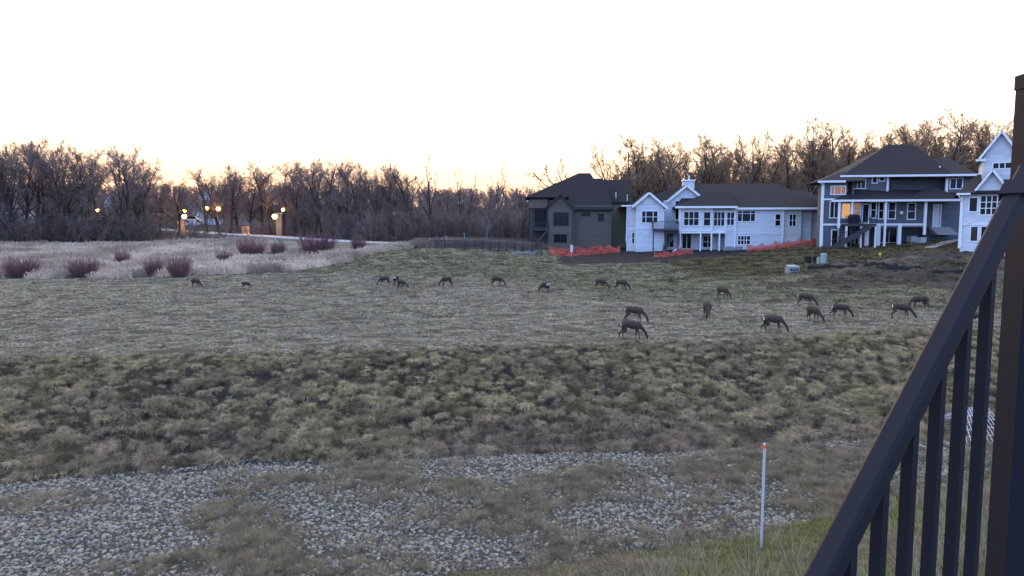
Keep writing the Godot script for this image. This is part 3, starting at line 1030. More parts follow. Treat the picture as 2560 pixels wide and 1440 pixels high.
func slate_house() -> void:
	stand(2250, 88, -0.15, Vector2(2020, 330), 3.893)
	var h := house_base("slate_house", "two-storey slate blue house with white trim, lit windows and long deck stair")
	var w: Material = M.slate_siding
	var t: Material = M.white_trim
	var r := rect([147, 488, 374, 640], 0.0)
	facade(h, r, 0.0, w, [[[218, 522, 370, 612], [0, 0.24, 0.72, 1], 1, M.glow_room]], t)
	back_of(h, [r[0], r[1] - 8.0, r[2] + 1.0, r[3]], -2.2, -0.22, w)
	r = deeper(rect([147, 640, 318, 1115], 0.0))
	facade(h, r, 0.0, w, [[[208, 672, 303, 840], 2, 1], [[223, 948, 296, 1118], 1, 1]], t)
	wall(h, deeper(rect([318, 890, 374, 1110], 0.0)), 0.0, w)
	r = rect([318, 640, 1142, 890], 0.0)
	facade(h, r, 0.0, w, [[[325, 690, 416, 842], 1, 1, M.glow_lamp], [[440, 690, 516, 842], 1, 2, M.glow_room], [[524, 698, 596, 888], 1, 1], [[607, 678, 668, 842], 1, 2], [[684, 678, 742, 850], 1, 2], [[778, 680, 856, 850], 1, 2], [[963, 688, 1050, 854], 1, 2]], t)
	back_of(h, rect([374, 640, 1142, 890], 0.0), -11.0, -0.22, w)
	band(h, 147, 1142, 900, 0.26, 0.02, t)
	band(h, 150, 374, 655, 0.22, 0.02, t)
	# upper storey
	var r2 := rect([372, 420, 772, 640], -1.5)
	facade(h, r2, -1.5, w, [[[433, 438, 564, 555], 3, 1], [[620, 433, 677, 502], 1, 1], [[693, 428, 750, 482], 1, 1]], t)
	r2 = rect([770, 420, 1345, 640], -2.8)
	wall(h, r2, -2.8, w)
	r2 = rect([1340, 430, 1700, 640], -1.5)
	facade(h, r2, -1.5, w, [[[1378, 448, 1508, 557], 2, 1]], t)
	back_of(h, rect([372, 430, 1700, 640], -3.2), -11.0, -3.2, w)
	for c in [[376, 425, 585, -1.48], [778, 425, 578, -1.48], [1355, 440, 615, -1.48], [150, 495, 1115, 0.02], [1150, 680, 1000, 0.9]]:
		corner(h, c[0], c[1], c[2], c[3], 0.28, t)
	var ye := q(1000, 422, -0.9).y
	hip(h, q(318, 412, -0.9).x, q(1420, 430, -0.9).x, -12.0, -0.9, ye, q(900, 122, -6.5).y, q(780, 125, -6.5).x, q(1020, 122, -6.5).x, M.shingle)
	hip(h, q(900, 440, -0.85).x, q(1695, 440, -0.85).x, -11.0, -0.85, q(1500, 432, -0.85).y, q(1330, 250, -5.0).y, q(1200, 250, -5.0).x, q(1410, 250, -5.0).x, M.shingle)
	hip(h, q(98, 482, 0.5).x, q(560, 482, 0.5).x, -5.5, 0.5, q(240, 476, 0.5).y, q(400, 385, -2.5).y, q(330, 380, -2.5).x, q(480, 380, -2.5).x, M.shingle)
	gutter(h, Vector3(q(316, 412, -0.8).x, ye - 0.03, -0.8), Vector3(q(1690, 440, -0.8).x, ye - 0.03, -0.8), t, 0.26)
	gutter(h, Vector3(q(98, 484, 0.55).x, q(240, 482, 0.55).y, 0.55), Vector3(q(366, 484, 0.55).x, q(240, 482, 0.55).y, 0.55), t, 0.26)
	# long lower roof
	var st := begin()
	var f0 := q(232, 645, 1.3)
	var f1 := q(1500, 678, 1.3)
	var yf := (f0.y + f1.y) / 2
	var yb := q(700, 560, -1.4).y
	slab(st, [Vector3(f0.x, yf, 1.3), Vector3(q(455, 563, -1.4).x, yb, -1.4), Vector3(q(1420, 590, -2.7).x, yb, -2.7), Vector3(f1.x, yf, 1.3)], 0.16)
	part("porch_roof", st, M.shingle, h)
	hip(h, q(985, 665, 1.2).x, f1.x, -4.0, 1.25, yf + 0.02, q(1215, 525, -1.4).y, q(1200, 525, -1.4).x, q(1230, 525, -1.4).x, M.shingle)
	gutter(h, Vector3(f0.x, yf - 0.06, 1.36), Vector3(f1.x, yf - 0.06, 1.36), t, 0.26)
	for zx in [308, 760]:
		st = begin()
		post(st, zx, 668, 900 if zx == 308 else 1090, 1.1, 0.24, 0.5)
		part("porch_post", st, t, h)
	st = begin()
	post(st, 432, 668, 900, 1.1, 0.2)
	part("porch_post", st, t, h)
	# right recess with white door and steps
	r = deeper(rect([1140, 660, 1700, 1000], -2.0))
	facade(h, r, -2.0, w, [[[1212, 702, 1296, 925], 1, 1, M.white_door]], t)
	for k in 5:
		var s := begin()
		var a := q(1290, 925, -1.8)
		box(s, Vector3(a.x - 1.6 + k * 0.1, a.y - 0.2 * (k + 1), -1.9), Vector3(a.x + 0.9 + k * 0.1, a.y - 0.2 * k, -1.0 + 0.32 * k))
		part("step", s, M.concrete, h)
	# basement: piers and dark patio
	r = deeper(rect([374, 900, 1135, 1100], -3.4))
	facade(h, r, -3.4, M.slate_siding, [[[450, 1030, 496, 1102], 1, 1], [[700, 930, 880, 1080], 2, 1]], t)
	var yd := q(700, 905, 0.0).y
	solid(h, "porch_floor", Vector3(q(374, 905, 0).x, yd - 0.25, -3.3), Vector3(q(1140, 905, 0).x, yd - 0.02, 0.0), M.concrete)
	for p in [[575, 1100], [686, 1090], [890, 1078]]:
		st = begin()
		post(st, p[0], 905, p[1], -0.1, 0.42, 0.6)
		part("pier", st, t, h)
	# deck with stair
	var d0 := q(368, 893, 2.0)
	var d1 := q(665, 893, 2.0)
	solid(h, "deck", Vector3(d0.x, d0.y - 0.28, 0.05), Vector3(d1.x, d0.y, 2.1), M.dark_deck)
	railing(h, Vector3(d0.x, d0.y, 2.0), Vector3(q(560, 893, 2.0).x, d0.y, 2.0), 1.0, M.black_trim, 0.3)
	railing(h, Vector3(q(600, 893, 2.0).x, d0.y, 2.0), Vector3(d1.x, d0.y, 2.0), 1.0, M.black_trim, 0.3)
	for zx in [376, 520, 660]:
		st = begin()
		post(st, zx, 905, 1110, 1.9, 0.2, 0.6)
		part("deck_post", st, t, h)
	var s0 := q(585, 900, 2.2)
	var s1 := q(210, 1140, 3.0)
	for k in 15:
		var s := begin()
		var x := lerpf(s0.x, s1.x, k / 14.0)
		var y := lerpf(s0.y - 0.1, s1.y, k / 14.0)
		box(s, Vector3(x - 0.18, y - 0.05, 2.15), Vector3(x + 0.18, y, 3.1))
		part("step", s, M.dark_deck, h)
	st = begin()
	for z in [2.13, 3.12]: bar(st, Vector3(s0.x, s0.y - 0.3, z), Vector3(s1.x, s1.y - 0.2, z), 0.06, 0.5)
	part("stringer", st, M.dark_deck, h)
	railing(h, Vector3(s0.x, s0.y - 0.1, 3.1), Vector3(s1.x, s1.y, 3.1), 1.0, M.black_trim, 0.55, 0.05)
	pipe(h, [Vector3(q(120, 490, 0.5).x, q(120, 490, 0.5).y, 0.5), Vector3(q(148, 520, 0.1).x, q(148, 520, 0.1).y, 0.1), Vector3(q(138, 1100, 0.1).x, q(138, 1100, 0.1).y, 0.1)], 0.12, t)
	pipe(h, [Vector3(q(800, 428, -0.8).x, q(800, 428, -0.8).y, -0.8), Vector3(q(772, 445, -1.4).x, q(772, 445, -1.4).y, -1.4), Vector3(q(768, 575, -1.4).x, q(768, 575, -1.4).y, -1.4)], 0.12, t)
	var vp := q(1282, 352, -2.2)
	st = begin()
	lathe(st, [[0.08, -0.6], [0.08, 0.15], [0.13, 0.16], [0.13, 0.26], [0, 0.28]], 8, Vector3(vp.x, vp.y, -2.2))
	part("roof_vent", st, M.pale_metal, h)
	var lm := q(910, 785, 0.08)
	solid(h, "wall_vent", Vector3(lm.x - 0.16, lm.y - 0.18, 0.0), Vector3(lm.x + 0.16, lm.y + 0.18, 0.14), t)
	# things that stand on or under the deck
	var g := thing("covered_grill", "black covered grill standing on the slate house's deck", "grill", hT * Vector3(q(445, 880, 1.2).x, d0.y, 1.2), 0.22)
	st = begin()
	lathe(st, [[0.62, 0.0], [0.66, 0.5], [0.72, 0.85], [0.6, 1.1], [0.4, 1.2], [0.0, 1.24]], 12)
	var cv := part("cover", st, M.black_cloth, g)
	cv.scale = Vector3(1.2, 1.0, 0.7)
	st = begin()
	bar(st, Vector3(-0.9, 0.86, 0), Vector3(0.9, 0.86, 0), 0.3, 0.05)
	part("side_shelf", st, M.black_cloth, g)
	for a in [[1007, 1072, -1.2, 0.9, "tall grey air conditioner under the slate house's porch"], [1098, 1070, 0.6, 0.75, "small pale air conditioner beside the slate house's porch pier"]]:
		var b := q(a[0], a[1], a[2])
		var u := thing("air_conditioner", a[4], "air conditioner", hT * Vector3(b.x, b.y, a[2]), 0.22, "air conditioners at the slate house")
		var base := hT * Vector3(b.x, b.y, a[2])
		u.position.y = height(base.x, base.z)
		st = begin()
		box(st, Vector3(-0.42, -0.1, -0.42), Vector3(0.42, a[3], 0.42))
		part("housing", st, M.utility_grey, u)
		for k in 5:
			st = begin()
			box(st, Vector3(-0.43, 0.12 + k * 0.14, -0.43), Vector3(0.43, 0.17 + k * 0.14, 0.43))
			part("louvre", st, M.pale_metal, u)
		st = begin()
		lathe(st, [[0.34, 0.0], [0.34, 0.05], [0.0, 0.06]], 12, Vector3(0, a[3], 0))
		part("fan_guard", st, M.black_trim, u)

func end_house() -> void:
	stand(2440, 72, -0.55, Vector2(2260, 160), 2.4)
	var h := house_base("tall_white_house", "tall white house with two steep gables, half behind the black stair rail")
	var w: Material = M.white_siding
	var t: Material = M.white_trim
	var r := deeper(rect([346, 775, 640, 1105], 0.0))
	facade(h, r, 0.0, w, [[[386, 797, 446, 890], 1, 1], [[452, 784, 600, 908], 4, [0, 0.33, 0.66, 1]], [[393, 970, 448, 1068], 1, 1, M.glass_lit], [[455, 970, 560, 1068], 2, 1]], t)
	back_of(h, [r[0], r[1], r[2], r[3]], -1.6, -0.22, w)
	band(h, 346, 640, 962, 0.14, 0.02, t)
	corner(h, 348, 790, 1105, 0.02, 0.2, t)
	var pk := q(530, 630, 0.0)
	gable(h, q(426, 752, 0).x, q(634, 752, 0).x, pk.x, q(426, 755, 0).y, q(634, 755, 0).y, pk.y, 0.0, -6.0, M.shingle, w, t, 0.2)
	r = rect([360, 760, 640, 790], 0.02)
	wall(h, r, 0.02, w)
	hip(h, q(315, 778, 0.5).x, q(760, 778, 0.5).x, -10.0, 0.5, q(360, 774, 0.5).y, q(520, 660, -4.5).y, q(440, 670, -4.5).x, q(700, 670, -4.5).x, M.shingle)
	gutter(h, Vector3(q(315, 780, 0.55).x, q(360, 780, 0.55).y, 0.55), Vector3(q(400, 780, 0.55).x, q(360, 780, 0.55).y, 0.55), t, 0.2)
	r = rect([470, 560, 720, 800], -3.0)
	facade(h, r, -3.0, w, [[[528, 588, 650, 632], 3, 1]], t)
	back_of(h, r, -11.0, -3.22, w)
	pk = q(585, 398, -3.0)
	gable(h, q(450, 565, -3).x, q(725, 575, -3).x, pk.x, q(450, 566, -3).y, q(725, 575, -3).y, pk.y, -3.0, -11.0, M.shingle, w, t, 0.22)
	gutter(h, Vector3(q(430, 577, -2.6).x, q(460, 577, -2.6).y, -2.6), Vector3(q(492, 577, -2.6).x, q(460, 577, -2.6).y, -2.6), t, 0.22)
	pipe(h, [Vector3(q(325, 785, 0.5).x, q(325, 785, 0.5).y, 0.5), Vector3(q(352, 830, 0.1).x, q(352, 830, 0.1).y, 0.1), Vector3(q(340, 1095, 0.1).x, q(340, 1100, 0.1).y, 0.1)], 0.1, t)
	var st := begin()
	lathe(st, [[0.0, -0.1], [0.12, -0.06], [0.12, 0.06], [0.0, 0.1]], 8, Vector3(q(394, 950, 0.14).x, q(394, 950, 0.14).y, 0.14))
	part("wall_vent", st, t, h)

# ------------------------------------------------------------------ sky
const GLOW := [[0.0, Vector3(0.46, 0.25, 0.13)], [0.06, Vector3(0.51, 0.315, 0.195)], [0.10, Vector3(0.56, 0.38, 0.255)], [0.14, Vector3(0.60, 0.46, 0.34)], [0.2, Vector3(0.66, 0.57, 0.49)], [0.4, Vector3(0.70, 0.65, 0.62)], [0.9, Vector3(0.62, 0.58, 0.58)], [1.57, Vector3(0.50, 0.50, 0.58)]]
func dusk_sky() -> Texture2D:   # the sun has just gone down a little left of the middle of the view
	var w := 512
	var hgt := 256
	var im := Image.create_empty(w, hgt, false, Image.FORMAT_RGBF)
	var west := Vector3(-0.10, 0.0, -1.0).normalized()
	for y in hgt:
		var up := PI * 0.5 - PI * (y + 0.5) / hgt
		for x in w:
			var a := TAU * (x + 0.5) / w
			var d := Vector3(sin(a) * cos(up), sin(up), -cos(a) * cos(up))
			var c := Vector3(0.06, 0.06, 0.06)
			if up > -0.02:
				var e := maxf(up, 0.0)
				var toward := smoothstep(0.15, 0.92, d.dot(west) * 0.5 + 0.5)
				var east := Vector3(0.25, 0.37, 0.66).lerp(Vector3(0.22, 0.36, 0.74), clampf(e * 1.6, 0.0, 1.0))
				var k := 0
				while k < GLOW.size() - 2 and e > GLOW[k + 1][0]: k += 1
				var t := clampf((e - GLOW[k][0]) / (GLOW[k + 1][0] - GLOW[k][0]), 0.0, 1.0)
				var glow := (GLOW[k][1] as Vector3).lerp(GLOW[k + 1][1], t)
				c = east.lerp(glow, toward)
			im.set_pixel(x, y, Color(c.x, c.y, c.z))
	return ImageTexture.create_from_image(im)

func _ready() -> void:
	# ---- camera
	var cam := Camera3D.new()
	cam.name = "camera"
	cam.fov = rad_to_deg(2.0 * atan(720.0 / FOCAL))
	cam.near = 0.05
	cam.far = 3000.0
	cam.position = EYE
	cam.rotation = Vector3(-PITCH, 0, 0)
	add_child(cam)
	cam.current = true
	# ---- sky, sun, exposure
	var env := Environment.new()
	env.background_mode = Environment.BG_SKY
	env.tonemap_mode = Environment.TONE_MAPPER_LINEAR
	env.tonemap_exposure = 4.2
	env.sdfgi_enabled = true
	env.ssao_enabled = true
	env.ssil_enabled = true
	var sm := PanoramaSkyMaterial.new()
	sm.panorama = dusk_sky()
	env.sky = Sky.new()
	env.sky.sky_material = sm
	var we := WorldEnvironment.new()
	we.name = "environment"
	we.environment = env
	add_child(we)
	var sun := DirectionalLight3D.new()
	sun.name = "sun"
	sun.light_energy = 0.15
	sun.light_color = Color(1.0, 0.78, 0.55)
	sun.light_angular_distance = 12.0
	sun.shadow_enabled = true
	add_child(sun)
	sun.look_at_from_position(Vector3(-8, 6, -100), Vector3.ZERO)

	rng.seed = 20
	rough_noise.seed = 3
	rough_noise.frequency = 0.05
	rough_noise.fractal_octaves = 4
	fine_noise.seed = 8
	fine_noise.frequency = 0.16
	fine_noise.fractal_octaves = 3
	patch_noise.seed = 12
	patch_noise.frequency = 0.045
	patch_noise.fractal_octaves = 4
	lay_tracks()
	materials()
	ground()
	print("ground ", Time.get_ticks_msec())
	road()
	house_path()
	green_house()
	white_house()
	slate_house()
	end_house()
	far_houses()
	print("houses ", Time.get_ticks_msec())
	woods()
	print("woods ", Time.get_ticks_msec())
	grasses()
	stones()
	print("grass ", Time.get_ticks_msec())
	deer_herd()
	print("deer ", Time.get_ticks_msec())
	fences()
	gate_and_lamps()
	small_things()
	stair_rail()

func materials() -> void:
	var soft := noise_tex(0.02, 0.86, 1.0, 5)
	var speck := noise_tex(0.09, 0.45, 1.0, 9)
	var boards := board_tones()
	var soil := tinted("soil")
	grained(soil, speck, 3.1)
	var m: StandardMaterial3D
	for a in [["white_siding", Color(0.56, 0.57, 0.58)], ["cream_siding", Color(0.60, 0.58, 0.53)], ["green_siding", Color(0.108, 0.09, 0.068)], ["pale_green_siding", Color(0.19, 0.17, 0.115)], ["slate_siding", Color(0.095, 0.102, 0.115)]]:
		m = mat(a[0], a[1], 0.75)
		grained(m, boards, 2.24, false)
		m.normal_enabled = true
		m.normal_texture = lap_normals()
		m.normal_scale = 0.25
	mat("white_trim", Color(0.68, 0.68, 0.67), 0.6)
	mat("white_door", Color(0.55, 0.56, 0.57), 0.5)
	mat("black_trim", Color(0.018, 0.018, 0.02), 0.5)
	grained(mat("shingle", Color(0.032, 0.025, 0.024), 0.95), noise_tex(0.16, 0.55, 1.0, 31), 2.0, false)
	mat("glass", Color(0.008, 0.007, 0.009), 0.1, 0.0, 0.28)
	m = mat("glass_lit", Color(0.03, 0.025, 0.025), 0.08)
	for a in [["glow_lamp", Color(1.0, 0.50, 0.12), 0.17], ["glow_room", Color(1.0, 0.42, 0.16), 0.06], ["glow_small", Color(1.0, 0.75, 0.5), 0.12]]:
		m = mat(a[0], Color(0.05, 0.04, 0.035), 0.15)
		m.emission_enabled = true
		m.emission = (a[1] as Color).linear_to_srgb()
		m.emission_energy_multiplier = a[2]
	mat("dark_deck", Color(0.045, 0.042, 0.045), 0.8)
	grained(mat("concrete", Color(0.26, 0.255, 0.25), 0.9), soft, 1.7, false)
	mat("pale_metal", Color(0.55, 0.56, 0.57), 0.45, 0.3)
	mat("utility_grey", Color(0.2, 0.21, 0.21), 0.7)
	mat("black_cloth", Color(0.012, 0.012, 0.014), 0.9)
	m = mat("rail_metal", Color(0.0145, 0.015, 0.019), 0.6, 0.0, 0.18)
	m.normal_enabled = true
	var pn := noise_tex(0.35, 0.0, 1.0, 71, 256)
	pn.as_normal_map = true
	pn.bump_strength = 1.2
	m.normal_texture = pn
	m.uv1_triplanar = true
	m.uv1_scale = Vector3.ONE * 9.0
	grained(mat("bark", Color(0.13, 0.11, 0.10), 0.95), speck, 1.6, false)
	grained(mat("dark_bark", Color(0.075, 0.062, 0.056), 0.95), speck, 1.6, false)
	mat("twig", Color(0.16, 0.12, 0.10), 0.95)
	mat("brown_twig", Color(0.26, 0.175, 0.10), 0.95)
	grained(mat("pale_bark", Color(0.30, 0.28, 0.26), 0.9), speck, 0.9, false)
	mat("red_twig", Color(0.165, 0.085, 0.085), 0.8)
	tinted("blades")
	tinted("rock", 0.95)
	tinted("coat")
	for a in [["stone_pale", Color(0.25, 0.222, 0.175)], ["stone_grey", Color(0.16, 0.142, 0.112)], ["stone_tan", Color(0.2, 0.165, 0.12)]]:
		grained(mat(a[0], a[1], 0.95), speck, 0.5)
	grained(mat("asphalt", Color(0.34, 0.34, 0.35), 0.9), soft, 2.0)
	m = mat("orange_net", Color(0.50, 0.08, 0.05), 0.8)
	m.albedo_texture = net_texture()
	m.transparency = BaseMaterial3D.TRANSPARENCY_ALPHA_SCISSOR
	m.alpha_scissor_threshold = 0.5
	grained(mat("black_fabric", Color(0.022, 0.022, 0.024), 0.9), soft, 0.8)
	grained(mat("sandstone", Color(0.30, 0.25, 0.18), 0.9), soft, 0.8, false)
	mat("grey_roof", Color(0.09, 0.085, 0.085), 0.9)
	m = mat("lantern_glow", Color(0.9, 0.8, 0.6), 0.4)
	m.emission_enabled = true
	m.emission = Color(1.0, 0.80, 0.42)
	m.emission_energy_multiplier = 1.1
	mat("pvc", Color(0.40, 0.40, 0.39), 0.5)
	mat("flag_orange", Color(0.75, 0.11, 0.035), 0.7)
	mat("utility_green", Color(0.22, 0.30, 0.26), 0.6)
	mat("wire", Color(0.42, 0.45, 0.5), 0.4, 0.5)
	mat("yellow_plastic", Color(0.55, 0.42, 0.05), 0.6)
	mat("timber", Color(0.22, 0.17, 0.11), 0.85)
	mat("car_paint", Color(0.42, 0.43, 0.45), 0.3, 0.2)
	mat("rubber", Color(0.02, 0.02, 0.02), 0.9)

func lap_normals() -> Texture2D:   # lap siding: 14 boards in the height of one repeat
	if M.has("lap"): return M.lap
	var im := Image.create_empty(16, 256, false, Image.FORMAT_RGBA8)
	for y in 256:
		var f := fmod(y * 14.0 / 256.0, 1.0)
		var g := 0.5 + (0.35 if f > 0.88 else -0.04)
		for x in 16: im.set_pixel(x, y, Color(0.5, g, 0.93))
	M.lap = ImageTexture.create_from_image(im)
	return M.lap

func board_tones() -> Texture2D:   # each lap board has a slightly different paint tone
	var r := RandomNumberGenerator.new()
	r.seed = 5
	var im := Image.create_empty(64, 224, false, Image.FORMAT_RGBA8)
	for b in 14:
		var cut := r.randi() % 64
		var t0 := r.randf_range(0.93, 1.0)
		var t1 := r.randf_range(0.93, 1.0)
		for x in 64:
			var t := t0 if x < cut else t1
			for y in 16: im.set_pixel(x, b * 16 + y, Color(t, t, t))
	return ImageTexture.create_from_image(im)

func net_texture() -> Texture2D:
	var im := Image.create_empty(64, 64, false, Image.FORMAT_RGBA8)
	for y in 64:
		for x in 64:
			var hole := (x % 16) > 7 and (y % 32) > 13
			im.set_pixel(x, y, Color(1, 1, 1, 0.0 if hole else 1.0))
	return ImageTexture.create_from_image(im)

# ------------------------------------------------------------------ ground
func ground() -> void:
	var us := []
	var k := -3.2
	while k < 3.2:
		us.append(k)
		k += 0.0062 if absf(k) < 0.86 else 0.03 if absf(k) < 1.2 else 0.25
	var ds := [2.0, 5.0, 8.0]
	var d := 9.0
	while d < 140.0:
		ds.append(d)
		d *= 1.0 + (0.0060 if d < 30.0 else 0.0048 if d < 72.0 else 0.0085)
	while d < 2500.0:
		ds.append(d)
		d *= 1.06
	var v := PackedVector3Array()
	var c := PackedColorArray()
	for a in ds:
		for u in us:
			var x: float = u * a
			v.append(Vector3(x, height(x, -a), -a))
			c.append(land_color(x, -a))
	var w := us.size()
	var idx := PackedInt32Array()
	var bed := PackedInt32Array()
	for j in ds.size() - 1:
		for i in w - 1:
			var o := j * w + i
			idx.append_array([o, o + w, o + 1, o + 1, o + w, o + w + 1])
			if ds[j] > 11.0 and ds[j] < 29.0 and us[i] > -0.95 and us[i] < 0.8:
				var p := v[o]
				if zone(p.x, p.z)[0] == "bed": bed.append_array([o, o + w, o + 1, o + 1, o + w, o + w + 1])
	var st := SurfaceTool.new()
	var arr := []
	arr.resize(Mesh.ARRAY_MAX)
	arr[Mesh.ARRAY_VERTEX] = v
	arr[Mesh.ARRAY_COLOR] = c
	arr[Mesh.ARRAY_INDEX] = idx
	st.create_from_arrays(arr)
	st.generate_normals()
	var g := put("ground", st.commit(), M.soil)
	tag(g, "mown field and rough ground rising to the houses and woods", "ground", "", "structure")
	var bv := PackedVector3Array()
	var bc := PackedColorArray()
	var bi := PackedInt32Array()
	var seen := {}
	for o in bed:
		if not seen.has(o):
			seen[o] = bv.size()
			bv.append(v[o] + Vector3(0, 0.012, 0))
			bc.append(c[o])
		bi.append(seen[o])
	arr[Mesh.ARRAY_VERTEX] = bv
	arr[Mesh.ARRAY_COLOR] = bc
	arr[Mesh.ARRAY_INDEX] = bi
	st = SurfaceTool.new()
	st.create_from_arrays(arr)
	st.generate_normals()
	var b := put("stone_bed", st.commit(), M.soil)
	tag(b, "stony drainage swale at the foot of the grass bank", "stone bed", "", "structure")
	M.bed = b

func house_path() -> void:
	var st := begin()
	var prev := []
	for a in [[2318, 80.0], [2345, 83.0], [2375, 86.0], [2410, 88.0]]:
		var p := foot(a[0], a[1])
		var row := []
		for k in [-0.9, 0.9]:
			var e := p + Vector3(0.2, 0, k)
			row.append(Vector3(e.x, maxf(height(e.x, e.z), p.y) + 0.08, e.z))
		if prev:
			slab(st, [prev[0], row[0], row[1], prev[1]], 0.3)
		prev = row
	tag(part("path", st, M.concrete), "pale concrete path leading to the slate house's white door", "path", "", "structure")

func road() -> void:
	var line := [[330, 569, 200.0], [430, 575, 180.0], [560, 584, 160.0], [700, 592, 145.0], [850, 602, 128.0], [1000, 608.5, 114.0], [1092, 613, 107.0]]
	var st := begin()
	var prev := []
	for i in line.size():
		var p := spot(line[i][0], line[i][1], line[i][2])
		var a := spot(line[maxi(i - 1, 0)][0], 590, line[maxi(i - 1, 0)][2])
		var b := spot(line[mini(i + 1, line.size() - 1)][0], 590, line[mini(i + 1, line.size() - 1)][2])
		var side := (b - a).cross(Vector3.UP).normalized() * 3.2
		var row := [p - side + Vector3(0, -1.6, 0) - side * 0.6, p - side, p + side, p + side + Vector3(0, -1.6, 0) + side * 0.6]
		if prev:
			quad(st, prev[1], prev[2], row[2], row[1])
		prev = row
	var r := part("road", st, M.asphalt)
	tag(r, "pale paved road running behind the reeds to the black fence", "road", "", "structure")
	st = begin()
	prev = []
	for i in line.size():
		var p := spot(line[i][0], line[i][1], line[i][2])
		var a := spot(line[maxi(i - 1, 0)][0], 590, line[maxi(i - 1, 0)][2])
		var b := spot(line[mini(i + 1, line.size() - 1)][0], 590, line[mini(i + 1, line.size() - 1)][2])
		var side := (b - a).cross(Vector3.UP).normalized()
		var dn := Vector3(0, -0.03, 0)
		var row := [p - side * 7.0 + Vector3(0, -2.4, 0), p - side * 4.2 + dn, p + side * 4.2 + dn, p + side * 7.0 + Vector3(0, -2.4, 0)]
		for s in 4: row[s].y -= 0.0
		if prev:
			for s in 3: quad(st, prev[s], prev[s + 1], row[s + 1], row[s])
		prev = row
	r = part("road_verge", st, M.verge if M.has("verge") else mat("verge", Color(0.10, 0.095, 0.065), 1.0))
	tag(r, "dull grass verge under the pale road behind the reeds", "verge", "", "structure")

# ------------------------------------------------------------------ trees and shrubs
const ORDINAL := ["first", "second", "third", "fourth", "fifth", "sixth", "seventh", "eighth", "ninth", "tenth", "eleventh", "twelfth", "thirteenth", "fourteenth", "fifteenth", "sixteenth", "seventeenth", "eighteenth", "nineteenth", "twentieth"]
func ordinal(n: int) -> String:
	if n < 20: return ORDINAL[n]
	var tens: String = ["twenty", "thirty", "forty", "fifty", "sixty"][int((n + 1) / 10.0) - 2]
	return ["twentieth", "thirtieth", "fortieth", "fiftieth", "sixtieth"][int((n + 1) / 10.0) - 2] if (n + 1) % 10 == 0 else tens + "-" + ORDINAL[n % 10]

func plant_tree(shape: Array, px: float, far: float, top: float, label: String, group: String, bark: Material, twig: Material, lean := 0.0, wide := 1.0) -> Node3D:
	var at := foot(px, far)
	var tall := spot(px, top, far).y - at.y
	var o := thing("bare_tree", label, "tree", at, rng.randf() * TAU, group)
	var s: float = tall / shape[2]
	o.scale = Vector3(s * wide, s, s * wide)
	if lean != 0.0: o.basis = Basis(Vector3.BACK, lean) * o.basis
	put("trunk", shape[0], bark, o)
	put("crown", shape[1], twig, o)
	return o

